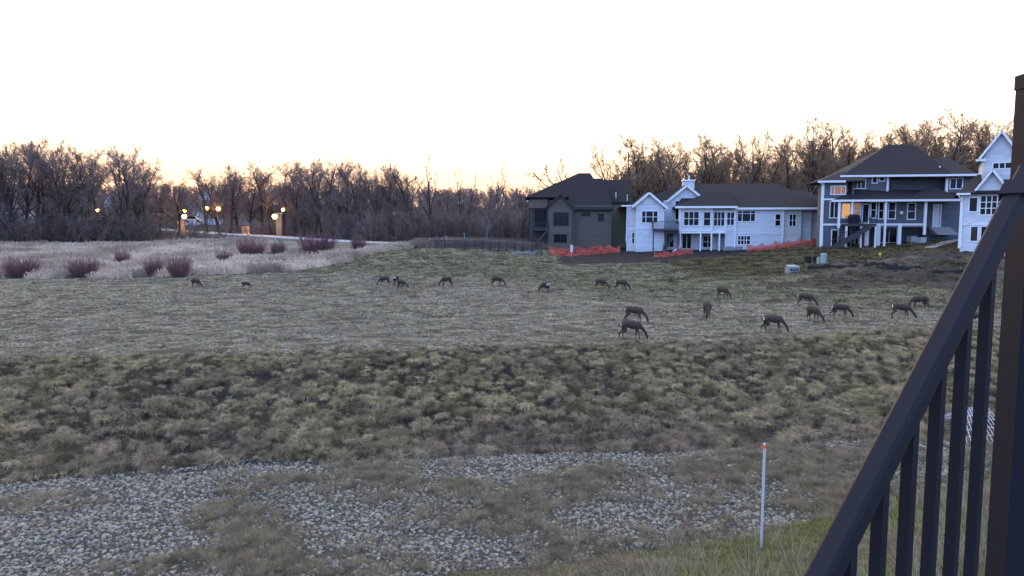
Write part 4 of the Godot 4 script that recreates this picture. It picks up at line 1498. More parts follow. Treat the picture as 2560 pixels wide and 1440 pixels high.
func woods() -> void:
	var broad := []
	var tall := []
	var dead := []
	for i in 4: broad.append(bare_tree(100 + i, "broad"))
	for i in 4: tall.append(bare_tree(200 + i, "tall"))
	for i in 3: dead.append(bare_tree(300 + i, "dead"))
	var row := [[-40, 345, 142], [22, 345, 140], [62, 336, 146], [108, 340, 150], [150, 338, 144], [205, 366, 150], [236, 378, 146], [300, 352, 142], [335, 388, 150], [366, 425, 156], [446, 438, 160], [520, 432, 166], [575, 408, 163], [622, 424, 170], [680, 400, 158], [735, 398, 152], [785, 388, 146], [835, 388, 150], [870, 402, 155], [912, 402, 140], [955, 408, 145], [995, 415, 150]]
	for i in row.size():
		var a: Array = row[i]
		plant_tree(broad[(i * 7 + i / 3) % 4] if i % 3 != 2 else tall[i % 4], a[0], a[2], a[1], "bare dark tree behind the reeds, %s from the picture's left edge" % ordinal(i), "bare trees behind the reeds", M.dark_bark, M.twig, 0.0, 1.0 if i % 3 != 2 else 1.25)
	var behind := [[-10, 356, 156], [45, 352, 160], [88, 350, 158], [132, 352, 162], [182, 360, 158], [262, 372, 160], [318, 372, 158], [352, 402, 164], [400, 440, 168], [548, 418, 174], [600, 420, 178], [655, 412, 170], [708, 402, 165], [760, 400, 162], [808, 396, 160], [852, 400, 164], [892, 404, 158], [934, 408, 160], [976, 412, 162], [1018, 420, 160]]
	for i in behind.size():
		var a: Array = behind[i]
		plant_tree(broad[(i * 5 + 2) % 4], a[0], a[2], a[1], "bare tree of the second row behind the reeds, %s from the left" % ordinal(i), "second row of bare trees", M.dark_bark, M.twig, 0.0, 1.1)
	plant_tree(dead[0], 1042, 132, 395, "sparse leaning bare tree just left of the black fence's end", "sparse trees by the fence", M.dark_bark, M.twig, 0.07)
	plant_tree(dead[1], 1082, 126, 388, "sparse bare tree with forked crown behind the black fence's left end", "sparse trees by the fence", M.dark_bark, M.twig)
	plant_tree(dead[2], 1152, 134, 418, "thin bare pole-like tree between the two sparse forked trees", "sparse trees by the fence", M.dark_bark, M.twig, 0.05, 0.6)
	plant_tree(dead[1], 1222, 124, 398, "sparse bare tree forking like a fan above the pale birch", "sparse trees by the fence", M.bark, M.twig, -0.03)
	plant_tree(dead[0], 1168, 142, 425, "slim bare tree right of the pole-like tree", "sparse trees by the fence", M.dark_bark, M.twig, 0.0, 0.6)
	plant_tree(dead[2], 1215, 113, 525, "small pale birch behind the black fence", "sparse trees by the fence", M.pale_bark, M.pale_bark)
	plant_tree(dead[0], 1300, 116, 505, "small bare tree between pale birch and green house", "sparse trees by the fence", M.bark, M.twig)
	plant_tree(dead[2], 1542, 120, 345, "big dead tree leaning over the green house's roof", "trees behind the houses", M.dark_bark, M.dark_bark, 0.5, 1.5)
	plant_tree(dead[1], 1538, 126, 380, "upright sparse tree beside the leaning dead tree", "trees behind the houses", M.dark_bark, M.brown_twig, -0.05, 0.7)
	var line := [[1540, 360], [1600, 335], [1650, 337], [1700, 357], [1760, 345], [1850, 336], [1930, 352], [2000, 312], [2050, 306], [2100, 322], [2160, 328], [2200, 322], [2250, 297], [2290, 296], [2340, 290], [2400, 302], [2450, 308], [2500, 296], [2620, 300]]
	var px := 1552.0
	var n := 0
	while px < 2600.0:
		var top := along(line, px) + rng.randf_range(-20, 22)
		plant_tree(tall[n % 4] if n % 5 != 3 else broad[n % 4], px, 122 + (n * 37 % 17), top, "tall bare tree of the wood behind the houses, %s from the dead tree" % ordinal(n), "trees behind the houses", M.dark_bark, M.brown_twig, 0.0, 1.2)
		px += rng.randf_range(17, 28)
		n += 1
	# the far wood and the thicket under the trees read as one mass
	var far_tree := []
	for i in 3:
		var t := bare_tree(400 + i, "wood")
		var sf := SurfaceTool.new()
		sf.begin(Mesh.PRIMITIVE_TRIANGLES)
		sf.append_from(t[0], 0, Transform3D.IDENTITY)
		sf.append_from(t[1], 0, Transform3D.IDENTITY)
		far_tree.append([sf.commit(), t[2]])
	for i in 3:
		var places := []
		var tints := []
		for j in 330:
			var p := rng.randf_range(-150, 1560)
			var far := lerpf(172, 430, pow(rng.randf(), 1.3))
			var at := foot(p, far)
			var hgt := rng.randf_range(9, 15)
			if far < 215: hgt *= 0.8
			var limit := EYE.y + (570.0 - along([[0, 425], [400, 452], [700, 440], [900, 440], [1150, 462], [1300, 455], [1400, 440], [1560, 420]], p)) / FOCAL * far - at.y
			hgt = minf(hgt, limit * rng.randf_range(0.8, 1.03))
			if hgt < 4.0: continue
			var s: float = hgt / far_tree[i][1]
			places.append(pose(at, rng.randf() * TAU, Vector3(s * 1.3, s, s * 1.3)))
			var v := rng.randf_range(0.75, 1.25)
			tints.append(Color(0.185 * v, 0.135 * v, 0.115 * v))
		scatter("far_wood", ["grey bare wood covering the far hillside", "purplish bare trees massed on the far hillside", "dim bare wood along the skyline left of the houses"][i], "wood", far_tree[i][0], M.blades, places, tints)
	for i in 3:
		var places := []
		var tints := []
		for j in 125:
			var p := rng.randf_range(1520, 2720)
			var far := rng.randf_range(134, 190)
			var at := foot(p, far)
			var hgt := spot(p, along(line, p) + rng.randf_range(38, 140), far).y - at.y
			var s: float = hgt / far_tree[i][1]
			places.append(pose(at, rng.randf() * TAU, Vector3(s * 1.1, s, s * 1.1)))
			var v := rng.randf_range(0.75, 1.25)
			tints.append(Color(0.17 * v, 0.115 * v, 0.078 * v))
		scatter("wood_behind_houses", ["dense brown bare wood rising behind the houses", "crowded bare trunks deep in the wood behind the roofs", "brown twiggy mass behind the row of tall trees"][i], "wood", far_tree[i][0], M.blades, places, tints)
	var bush := []
	for i in 3: bush.append(bare_tree(500 + i, "shrub"))
	for i in 3:
		var sf := SurfaceTool.new()
		sf.begin(Mesh.PRIMITIVE_TRIANGLES)
		sf.append_from(bush[i][0], 0, Transform3D.IDENTITY)
		sf.append_from(bush[i][1], 0, Transform3D.IDENTITY)
		var m := sf.commit()
		var places := []
		var tints := []
		for j in 230:
			var p := rng.randf_range(-150, 1330)
			var lo := along([[-150, 136], [500, 140], [700, 152], [850, 136], [1000, 124], [1330, 116]], p)
			var far := lo + absf(rng.randfn()) * 14.0
			var at := foot(p, far)
			var hgt := rng.randf_range(2.2, 7.0)
			if p > 380 and p < 720: 
				hgt *= 0.55
				if far < 166 and rng.randf() < 0.65: continue
			var s: float = hgt / bush[i][2]
			places.append(pose(at, rng.randf() * TAU, Vector3(s * 1.5, s, s * 1.5)))
			var v := rng.randf_range(0.7, 1.2)
			tints.append(Color(0.15 * v, 0.115 * v, 0.098 * v))
		scatter("thicket", ["dark leafless thicket under the bare trees", "tangled brush between reeds and trees", "low grey brush at the wood's edge"][i], "thicket", m, M.blades, places, tints)
	# red-stemmed shrubs standing in the reeds
	var kinds := []
	for i in 3: kinds.append(shrub_mesh(600 + i, 260, 0.75, 0.007))
	var reds := [[48, 81, 95, 48, "wide red-stemmed shrub in the reeds at the picture's left edge"], [205, 81, 88, 44, "pale reddish shrub second from the left along the reed edge"], [380, 82, 58, 46, "narrow reddish shrub left of the darkest red shrub"], [445, 80, 74, 52, "darkest rounded red shrub at the reeds' front edge"], [305, 96, 44, 42, "small loose red shrub in the middle of the reeds"], [628, 108, 82, 50, "red shrub far back in the reeds below the kiosk"], [695, 109, 44, 40, "small dark red shrub between two wider red shrubs"], [795, 108, 112, 56, "widest red shrub far back in the reeds below the road"], [897, 111, 48, 36, "faint red shrub at the reeds' right end by the road"], [560, 100, 48, 30, "low dull shrub left of the far red shrubs"]]
	for i in reds.size():
		var a: Array = reds[i]
		var o := thing("red_shrub", a[4], "shrub", foot(a[0], a[1]), rng.randf() * TAU, "red shrubs among the reeds")
		var s: float = a[1] / FOCAL
		o.scale = Vector3(a[2] * s / 1.5, a[3] * s * 1.2, a[2] * s / 1.5)
		shrub_spots.append(Vector3(o.position.x, a[2] * s * 0.45, a[1]))
		put("stems", kinds[i % 3], M.red_twig, o)

# ------------------------------------------------------------------ grass, reeds
func grasses() -> void:
	var low := []
	for i in 3: low.append(tuft(700 + i, 60, 0.15, 0.24, 0.9, 1.0, 0.022, 2))
	var sets := {}
	for key in ["field", "rise", "near", "lawn", "bank", "weed"]: sets[key] = [[[], []], [[], []], [[], []]]
	var tries := 0
	while tries < 105000:
		tries += 1
		var u := rng.randf_range(-0.86, 0.84)
		var d := 29.0 * pow(112.0 / 29.0, rng.randf())
		var x := u * d
		var k: Array = zone(x, -d)
		var key: String = k[0]
		if key == "spoil" and rng.randf() < 0.35: key = "lawn"
		if key != "field" and key != "rise" and key != "lawn": continue
		if key == "lawn" and rng.randf() < 0.3: continue
		var n: float = k[3]
		var thick := fine_noise.get_noise_2d(x * 1.6, -d * 4.5)
		if thick < -0.2 or (key == "field" and on_track(x, -d)): continue
		var s := rng.randf_range(0.65, 1.35) * (1.0 + thick) * lerpf(1.0, 1.9, clampf((d - 30.0) / 60.0, 0.0, 1.0))
		var tall := s * (0.8 if key == "field" else 1.25)
		var which := rng.randi() % 3
		sets[key][which][0].append(pose(Vector3(x, height(x, -d), -d), rng.randf() * TAU, Vector3(s, tall, s), 0.0))
		var c := land_color(x, -d)
		var v := rng.randf_range(0.7, 2.4) if rng.randf() < 0.8 else rng.randf_range(0.22, 0.5)
		if key == "field": c = c.lerp(Color(0.42, 0.365, 0.265), 0.55)
		elif key == "rise": c = c.lerp(Color(0.26, 0.25, 0.125) if rng.randf() < 0.5 + n else Color(0.35, 0.305, 0.21), 0.5)
		else: c = c.lerp(Color(0.14, 0.125, 0.07), 0.5)
		sets[key][which][1].append(c * v)
	for i in 3:
		scatter("field_grass", ["short dry grass of the mown field", "pale dry stubble of the mown field", "grey-green dry turf of the mown field"][i], "grass", low[i], M.blades, sets.field[i][0], sets.field[i][1])
		scatter("slope_grass", ["greenish rough grass on the rise before the houses", "patchy green grass on the low rise beyond the deer", "sparse green turf on the slope below the black fence"][i], "grass", low[i], M.blades, sets.rise[i][0], sets.rise[i][1])
		scatter("lawn_grass", ["thin brown lawn in front of the slate house", "worn brownish turf between the new houses", "short olive turf below the slate house"][i], "grass", low[i], M.blades, sets.lawn[i][0], sets.lawn[i][1])
	# tussocks that hang over the bank
	var hang := []
	var long_places := []
	var long_tints := []
	for i in 3: hang.append(tuft(720 + i, 260, 0.36, 0.17, 1.0, 2.2, 0.010, 4))
	var places := [[], [], []]
	var tints := [[], [], []]
	tries = 0
	while tries < 62000:
		tries += 1
		var u := rng.randf_range(-0.9, 0.85)
		var d := rng.randf_range(20.0, 42.0)
		if rng.randf() > d / 42.0: continue
		var x := u * d
		var k: Array = zone(x, -d)
		var topd := along(BANK_TOP, u)
		if k[0] != "bank" and not (k[0] == "field" and d < topd + 2.2 and rng.randf() < 0.16): continue
		var lowd := along(BANK_FOOT, u)
		var t := clampf((d - lowd) / (topd - lowd), 0.0, 1.0)
		var clump := lump(x, -d)
		if clump < 0.05 and rng.randf() < 0.92: continue
		var s := rng.randf_range(0.4, 1.0) * lerpf(1.2, 0.85, t) * (0.85 + clump * 0.6)
		var g := clampf(0.12 + smoothstep(0.0, 0.4, t) * 0.85 + patch_noise.get_noise_2d(x * 2.5, d * 2.5) * 1.0 + rng.randfn() * 0.16, 0.0, 1.0)
		var c := Color(0.185, 0.148, 0.108).lerp(Color(0.245, 0.208, 0.122), g) * (rng.randf_range(1.3, 2.9) if rng.randf() < 0.75 else rng.randf_range(0.6, 1.1))
		var w := rng.randi() % 3
		if t < 0.2 and rng.randf() < 0.22:
			long_places.append(pose(Vector3(x, height(x, -d), -d), rng.randf() * TAU, Vector3(s, s * 0.9, s) * 0.66, 0.25))
			long_tints.append(c)
		places[w].append(pose(Vector3(x, height(x, -d), -d), rng.randf() * TAU, Vector3(s, s * rng.randf_range(0.8, 1.4), s), rng.randf_range(-0.1, 0.35)))
		tints[w].append(c)
	for i in 3:
		scatter("bank_grass", ["olive tussocks hanging down the grass bank", "brown matted tussocks on the grass bank", "yellowish rough tufts along the grass bank"][i], "grass", hang[i], M.blades, places[i], tints[i])
	scatter("foot_grass", "long draping grass at the foot of the bank", "grass", tuft(735, 260, 0.62, 0.2, 0.8, 2.1, 0.012, 5), M.blades, long_places, long_tints)
	# weeds in the stone bed, green grass and dry stalks on the near bank
	var weed := []
	for i in 3: weed.append(shrub_mesh(740 + i, 60, 0.9, 0.006))
	var near := []
	for i in 3: near.append(tuft(760 + i, 130, 0.19, 0.2, 0.8, 1.2, 0.007, 3))
	var stalk := tuft(780, 26, 0.72, 0.22, 0.4, 0.4, 0.008, 4)
	places = [[], [], []]
	tints = [[], [], []]
	var np := [[], [], []]
	var nt := [[], [], []]
	var sp := []
	var stt := []
	tries = 0
	while tries < 56000:
		tries += 1
		var u := rng.randf_range(-0.9, 0.85)
		var d := rng.randf_range(10.5, 29.0)
		if rng.randf() > d / 29.0: continue
		var x := u * d
		var k: Array = zone(x, -d)
		var n: float = k[3]
		var w := rng.randi() % 3
		var at := Vector3(x, height(x, -d), -d)
		if k[0] == "bed":
			var veg := weedy(x, d)
			if rng.randf() > veg * 0.95: continue
			var s := rng.randf_range(0.14, 0.4)
			if rng.randf() < 0.4:
				places[w].append(pose(at, rng.randf() * TAU, Vector3(s, s * 0.8, s)))
				tints[w].append(Color(0.27, 0.205, 0.135).lerp(Color(0.235, 0.2, 0.11), rng.randf()) * rng.randf_range(0.6, 1.5))
			else:
				np[w].append(pose(at, rng.randf() * TAU, Vector3.ONE * s * 3.0))
				nt[w].append(Color(0.26, 0.20, 0.125).lerp(Color(0.21, 0.185, 0.08), rng.randf()) * rng.randf_range(1.0, 1.9))
		elif k[0] == "near":
			if rng.randf() < 0.75:
				np[w].append(pose(at, rng.randf() * TAU, Vector3.ONE * rng.randf_range(0.7, 1.5)))
				var g := clampf(0.55 + patch_noise.get_noise_2d(x * 4.0, d * 4.0) * 1.4, 0, 1)
				nt[w].append(Color(0.23, 0.19, 0.12).lerp(Color(0.175, 0.18, 0.055), g) * rng.randf_range(1.1, 2.0))
			var dry := clampf(patch_noise.get_noise_2d(x * 3.0 + 40.0, d * 3.0) + 0.25, 0.0, 1.0)
			if u > 0.17 and rng.randf() < dry * 0.22:
				sp.append(pose(at, rng.randf() * TAU, Vector3.ONE * rng.randf_range(0.6, 1.25)))
				stt.append(Color(0.32, 0.27, 0.20) * rng.randf_range(1.1, 1.8))
	for i in 3:
		scatter("dry_weeds", ["brown dry weeds growing between the swale stones", "twiggy dead weeds in the stony swale", "dull weed clumps in the stone bed"][i], "weeds", weed[i], M.blades, places[i], tints[i])
		scatter("near_grass", ["green and straw grass on the near bank", "mixed green tufts at the near bottom edge", "soft grass tufts around the swale's near side"][i], "grass", near[i], M.blades, np[i], nt[i])
	scatter("dry_stalks", "tall pale dry stalks around the white pole", "grass", stalk, M.blades, sp, stt)
	# reeds
	var reed := []
	for i in 3: reed.append(reed_mesh(800 + i))
	places = [[], [], []]
	tints = [[], [], []]
	tries = 0
	while tries < 14000:
		tries += 1
		var u := rng.randf_range(-0.86, -0.08)
		var d := rng.randf_range(76.0, 142.0)
		if rng.randf() > d / 142.0: continue
		var x := u * d
		var k: Array = zone(x, -d)
		if k[0] != "reed": continue
		var n := patch_noise.get_noise_2d(x * 1.5, d * 1.5)
		if n < -0.32 and rng.randf() < 0.6: continue
		var blocked := false
		for p in shrub_spots:
			if absf(p.x - x) < p.y and d < p.z + 0.8 and d > p.z - 3.5 - fposmod(p.x, 3.0): blocked = true
		if blocked: continue
		var w := rng.randi() % 3
		var s := rng.randf_range(0.5, 0.95) * (1.0 + n * 0.5) * (0.6 + 0.4 * smoothstep(77.0, 90.0, d)) * along([[-0.86, 1.0], [-0.3, 0.85], [-0.1, 0.5]], u)
		places[w].append(pose(Vector3(x, height(x, -d), -d), rng.randf() * TAU, Vector3(1.15, s, 1.15)))
		var c := Color(0.56, 0.46, 0.34).lerp(Color(0.34, 0.265, 0.19), clampf(0.4 + n * 1.6, 0, 1)) * rng.randf_range(0.65, 1.35)
		tints[w].append(c)
	for j in 900:
		var p := foot(rng.randf_range(1040, 1380), rng.randf_range(104.0, 122.0))
		var w := rng.randi() % 3
		places[w].append(pose(p, rng.randf() * TAU, Vector3(1.2, rng.randf_range(0.35, 0.8), 1.2)))
		tints[w].append(Color(0.22, 0.165, 0.125) * rng.randf_range(0.6, 1.2))
	for i in 3:
		scatter("reeds", ["pale dry reeds of the wetland and behind the black fence", "straw-coloured dead reeds in the marsh", "greyish dry sedge between the red shrubs"][i], "reeds", reed[i], M.blades, places[i], tints[i])

func weedy(x: float, d: float) -> float:
	var n := patch_noise.get_noise_2d(x * 3.2 + 15.0, d * 4.4) * 1.7 + rough_noise.get_noise_2d(x * 6.0, d * 6.0) * 0.4
	var u := x / d
	return clampf(0.56 + n + u * 0.45 - (0.35 if u < -0.45 else 0.0) - 0.45 * smoothstep(-3.0, 0.0, d - along(BANK_FOOT, u)) * (1.0 if u < 0.2 else 0.3), 0.0, 1.0)

func stones() -> void:
	var shapes := []
	for i in 6: shapes.append(stone_mesh(900 + i))
	var all := []
	var tries := 0
	while tries < 115000:
		tries += 1
		var u := rng.randf_range(-0.86, 0.72)
		var d := rng.randf_range(11.0, 28.5)
		if rng.randf() > d / 28.5: continue
		var x := u * d
		if zone(x, -d)[0] != "bed": continue
		if rng.randf() < weedy(x, d) * 0.75: continue
		var s := lerpf(0.05, 0.15, pow(rng.randf(), 1.6)) * (1.5 if rng.randf() < 0.05 else 1.0)
		var b := Basis.from_euler(Vector3(rng.randfn() * 0.25, rng.randf() * TAU, rng.randfn() * 0.25)).scaled_local(Vector3(s, s, s))
		all.append([d / s, Transform3D(b, Vector3(x, height(x, -d) + s * 0.07 + 0.012, -d)), rng.randi() % 6, absf(u) < 0.74 and d > 15.6])
	all.sort_custom(func(a, b): return a[0] < b[0])
	var singles := 0
	var places := [[], [], [], [], [], []]
	var tints := [[], [], [], [], [], []]
	var ms := [M.stone_pale, M.stone_grey, M.stone_tan]
	for a in all:
		if a[3] and singles < 300:
			var o := put("stone", shapes[a[2]], ms[rng.randi() % 3], M.bed)
			o.transform = a[1]
			singles += 1
		else:
			places[a[2]].append(a[1])
			var v := rng.randf_range(0.09, 0.27)
			tints[a[2]].append(Color(v, v * rng.randf_range(0.85, 0.94), v * rng.randf_range(0.58, 0.76)))
	for i in 6: scatter("stones", "", "", shapes[i], M.rock, places[i], tints[i], M.bed)
	print("stones ", all.size())

# ------------------------------------------------------------------ deer
func deer_herd() -> void:
	var poses := [deer_mesh(0.10, 0.0, 1), deer_mesh(-0.06, 0.5, 2), deer_mesh(0.04, -0.6, 3)]
	var herd := [
		[490, 720, -20, 0.92, 0, "farthest left deer grazing near the darkest red shrub"],
		[616, 723, -8, 0.74, 1, "small young deer grazing alone, second from the left"],
		[962, 715, 180, 0.95, 0, "deer facing left at the left end of the group of three"],
		[990, 713, 82, 0.95, 1, "deer seen from behind with white rump in the group of three"],
		[1004, 722, -32, 0.85, 2, "smaller deer facing right, nearest of the group of three"],
		[1117, 718, 178, 1.0, 1, "deer grazing leftward alone right of the group of three"],
		[1243, 717, -4, 1.0, 0, "deer grazing rightward alone in the middle of the field"],
		[1363, 733, 118, 1.0, 2, "deer turned half away with white rump in mid field"],
		[1502, 723, -18, 0.95, 0, "left deer of the far pair grazing below the green house"],
		[1553, 727, -2, 1.0, 1, "right deer of the far pair grazing below the green house"],
		[1585, 808, -8, 1.05, 1, "dark deer close behind the nearest deer"],
		[1578, 850, -5, 1.03, 0, "nearest deer, grazing rightward by the top of the bank"],
		[1807, 748, -55, 1.0, 0, "deer coming forward on the rise below the white house"],
		[1768, 796, -98, 1.1, 1, "deer facing the viewer head-on, head to the ground"],
		[1932, 833, -3, 1.03, 0, "deer striding right by the bank edge under the slate house"],
		[2013, 767, -15, 1.0, 1, "deer grazing rightward farthest back in the right-hand group"],
		[2033, 805, -80, 1.0, 2, "deer facing forward with its head down beside the striding deer"],
		[2100, 797, -10, 0.98, 0, "deer walking right alone between the forward-facing deer and the pair"],
		[2252, 798, -14, 1.02, 1, "front deer of the pair nearest the stair rail"],
		[2298, 775, 176, 1.02, 0, "back deer of the pair near the stair rail, facing left"],
		[2437, 818, 170, 0.9, 0, "deer partly hidden behind the black balusters"]]
	for a in herd:
		var o := thing("deer", a[5], "deer", on_ground(a[0], a[1]), deg_to_rad(a[2]), "grazing deer herd")
		o.scale = Vector3(0.94, 1.05, 1.12) * a[3]
		put("body", poses[a[4]][0], M.coat, o)
		put("tail", poses[a[4]][1], M.coat, o)

# ------------------------------------------------------------------ fences
func netting(called: String, label: String, pts: Array, tall: float, sag: float) -> void:
	var base: Vector3 = pts[0]
	var o := thing(called, label, "fence", base, 0.0, "orange construction netting")
	var st := begin()
	var run := 0.0
	for i in pts.size() - 1:
		var a: Vector3 = pts[i] - base
		var b: Vector3 = pts[i + 1] - base
		var n := maxi(3, int(a.distance_to(b) / 0.4))
		for j in n:
			var rows := []
			for k in 2:
				var t := float(j + k) / n
				var p := a.lerp(b, t)
				var w := p + base
				p.y = height(w.x, w.z) - base.y + 0.03
				var wob := fine_noise.get_noise_2d(w.x * 9.0, w.z * 9.0)
				var hgt := tall * (1.0 - sag * sin(t * PI)) * (1.0 + wob * 0.35)
				var push := Vector3(0, 0, wob * 0.3)
				rows.append([p, p + Vector3(0, hgt * 0.5, 0) + push, p + Vector3(0, hgt, 0) + push * 0.3, run + t * a.distance_to(b), hgt])
			for k in 2:
				var v := [rows[0][k], rows[1][k], rows[1][k + 1], rows[0][k + 1]]
				var uv := [Vector2(rows[0][3], rows[0][4] * k * 0.5), Vector2(rows[1][3], rows[1][4] * k * 0.5), Vector2(rows[1][3], rows[1][4] * (k + 1) * 0.5), Vector2(rows[0][3], rows[0][4] * (k + 1) * 0.5)]
				var nn: Vector3 = (v[3] - v[0]).cross(v[1] - v[0]).normalized()
				for e in [0, 1, 2, 0, 2, 3]:
					st.set_normal(nn)
					st.set_uv(uv[e] * 3.0)
					st.add_vertex(v[e])
		run += a.distance_to(b)
	part("net", st, M.orange_net, o)
	for p in pts:
		var s := begin()
		var g := Vector3(p.x, height(p.x, p.z), p.z) - base
		box(s, g + Vector3(-0.03, -0.3, -0.03), g + Vector3(0.03, tall + 0.12, 0.03))
		part("stake", s, M.timber, o)

func fences() -> void:
	var a := []
	for p in [[1376, 97], [1382, 93.5], [1424, 93.5], [1462, 95], [1505, 97], [1546, 99]]: a.append(foot(p[0], p[1]))
	netting("orange_fence", "orange netting fence on stakes before the green house", a, 0.9, 0.4)
	a = []
	for p in [[1372, 99], [1440, 100], [1500, 102.5], [1520, 101], [1550, 100]]: a.append(foot(p[0], p[1]))
	netting("orange_fence", "second orange net close to the green house wall", a, 0.95, 0.4)
	a = []
	for p in [[1636, 89.5], [1660, 90.5], [1700, 92], [1732, 93]]: a.append(foot(p[0], p[1]))
	netting("orange_fence", "slumped red-orange net below the white house's deck", a, 1.0, 0.5)
	a = []
	for p in [[1868, 95.5], [1905, 95], [1938, 94.5], [1970, 94.2], [2000, 94.0], [2054, 93.5]]: a.append(foot(p[0], p[1]))
	netting("orange_fence", "long orange net climbing along the white house's right end", a, 1.0, 0.3)
	# black metal fence on the rise
	var pts := []
	for p in [[1089, 100], [1112, 100], [1140, 99.5], [1163, 99], [1187, 98.8], [1206, 98.4], [1226, 98], [1246, 97.6], [1267, 97], [1288, 96.5], [1309, 96], [1331, 95.6], [1355, 95]]: pts.append(foot(p[0], p[1]))
	var f := thing("black_fence", "black metal picket fence along the rise left of the green house", "fence", pts[0])
	var base: Vector3 = pts[0]
	for i in pts.size():
		var st := begin()
		var p: Vector3 = pts[i] - base
		box(st, p + Vector3(-0.06, -0.3, -0.06), p + Vector3(0.06, 1.45, 0.06))
		part("post", st, M.black_trim, f)
		if i == pts.size() - 1: continue
		var n: Vector3 = pts[i + 1] - base
		st = begin()
		bar(st, p + Vector3(0, 1.22, 0), n + Vector3(0, 1.22, 0), 0.04, 0.05)
		bar(st, p + Vector3(0, 0.15, 0), n + Vector3(0, 0.15, 0), 0.04, 0.05)
		part("rail", st, M.black_trim, f)
		for k in range(1, 13):
			st = begin()
			var b := p.lerp(n, k / 13.0)
			box(st, b + Vector3(-0.016, 0.08, -0.012), b + Vector3(0.016, 1.3, 0.012))
			part("picket", st, M.black_trim, f)
	# silt fence
	pts = []
	for p in [[2020, 659, 70], [2071, 657, 70], [2105, 661, 69], [2138, 664, 68], [2174, 669, 67], [2207, 673, 66], [2249, 677, 65], [2297, 678, 64], [2340, 680, 63], [2405, 682, 62], [2470, 684, 61]]: pts.append(foot(p[0], p[2]))
	f = thing("silt_fence", "low black fabric silt fence on stakes below the slate house", "fence", pts[0])
	base = pts[0]
	for i in pts.size():
		var p: Vector3 = pts[i] - base
		var st := begin()
		box(st, p + Vector3(-0.025, -0.3, -0.025), p + Vector3(0.025, 0.62, 0.025))
		part("stake", st, M.timber, f)
		if i == pts.size() - 1: continue
		var n: Vector3 = pts[i + 1] - base
		st = begin()
		for j in 6:
			var q0 := p.lerp(n, j / 6.0)
			var q1 := p.lerp(n, (j + 1) / 6.0)
			var h0 := 0.42 - 0.14 * sin(j / 6.0 * PI) + rng.randf() * 0.03
			var h1 := 0.42 - 0.14 * sin((j + 1) / 6.0 * PI)
			box(st, Vector3(0, -0.1, -0.01), Vector3(q0.distance_to(q1), (h0 + h1) / 2, 0.01), Transform3D(Basis(Vector3.UP, atan2(-(q1 - q0).z, (q1 - q0).x)), q0 + Vector3(0, 0.0, 0.03)))
		part("fabric", st, M.black_fabric, f)

# ------------------------------------------------------------------ entrance, lamps, far houses
func lamp_light(at: Vector3, energy: float, size: float) -> void:
	var l := OmniLight3D.new()
	l.name = numbered("lamp_light")
	add_child(l)
	l.position = at
	l.light_color = Color(1.0, 0.72, 0.36)
	l.light_energy = energy * 0.4
	l.light_size = size
	l.omni_range = 40.0
	l.omni_attenuation = 2.0
	l.shadow_enabled = true

func lamp_post(px: float, py: float, far: float, label: String, r := 0.42, energy := 10.0) -> void:
	r *= 1.2
	var c := spot(px, py, far)
	var g := Vector3(c.x, minf(height(c.x, c.z), c.y - 2.0), c.z)
	var tall := c.y - g.y
	var o := thing("street_lamp", label, "street lamp", g, 0.0, "lit street lamps under the trees")
	var st := begin()
	lathe(st, [[0.12, -0.3], [0.12, 0.5], [0.06, 0.55], [0.05, tall - r], [0.14, tall - r + 0.02]], 8)
	part("pole", st, M.black_trim, o)
	st = begin()
	lathe(st, [[0.0, tall - r], [r * 0.6, tall - r * 0.8], [r, tall], [r * 0.7, tall + r * 0.7], [0, tall + r]], 10)
	part("lantern", st, M.lantern_glow, o)
	st = begin()
	lathe(st, [[r * 0.85, tall + r * 0.75], [0.1, tall + r * 1.15], [0.0, tall + r * 1.35]], 10)
	part("lamp_cap", st, M.black_trim, o)
	lamp_light(c + Vector3(0, 0, r + 0.12), energy, r)

func pillar(px: float, py0: float, py1: float, far: float, w: float, roof: bool, label: String) -> void:
	var b := spot(px, py1, far)
	var t := spot(px, py0, far)
	var tall := t.y - b.y
	var o := thing("gate_pillar", label, "pillar", Vector3(b.x, b.y - 0.6, b.z), 0.3, "stone pillars of the entrance")
	tall += 0.6
	var body := tall - (w * 0.75 if roof else 0.25)
	var course := 0.45
	var y := 0.0
	while y < body - 0.1:
		var st := begin()
		var d := 0.03 if int(y / course) % 2 == 0 else 0.0
		box(st, Vector3(-w / 2 + d, y, -w / 2 + d), Vector3(w / 2 - d, minf(y + course - 0.02, body), w / 2 - d))
		part("stone_course", st, M.sandstone, o)
		y += course
	var st := begin()
	if roof:
		lathe(st, [[w * 0.85, body], [w * 0.85, body + 0.08], [0.0, tall]], 4)
	else:
		box(st, Vector3(-w * 0.6, body, -w * 0.6), Vector3(w * 0.6, body + 0.22, w * 0.6))
	part("cap", st, M.grey_roof if roof else M.sandstone, o)

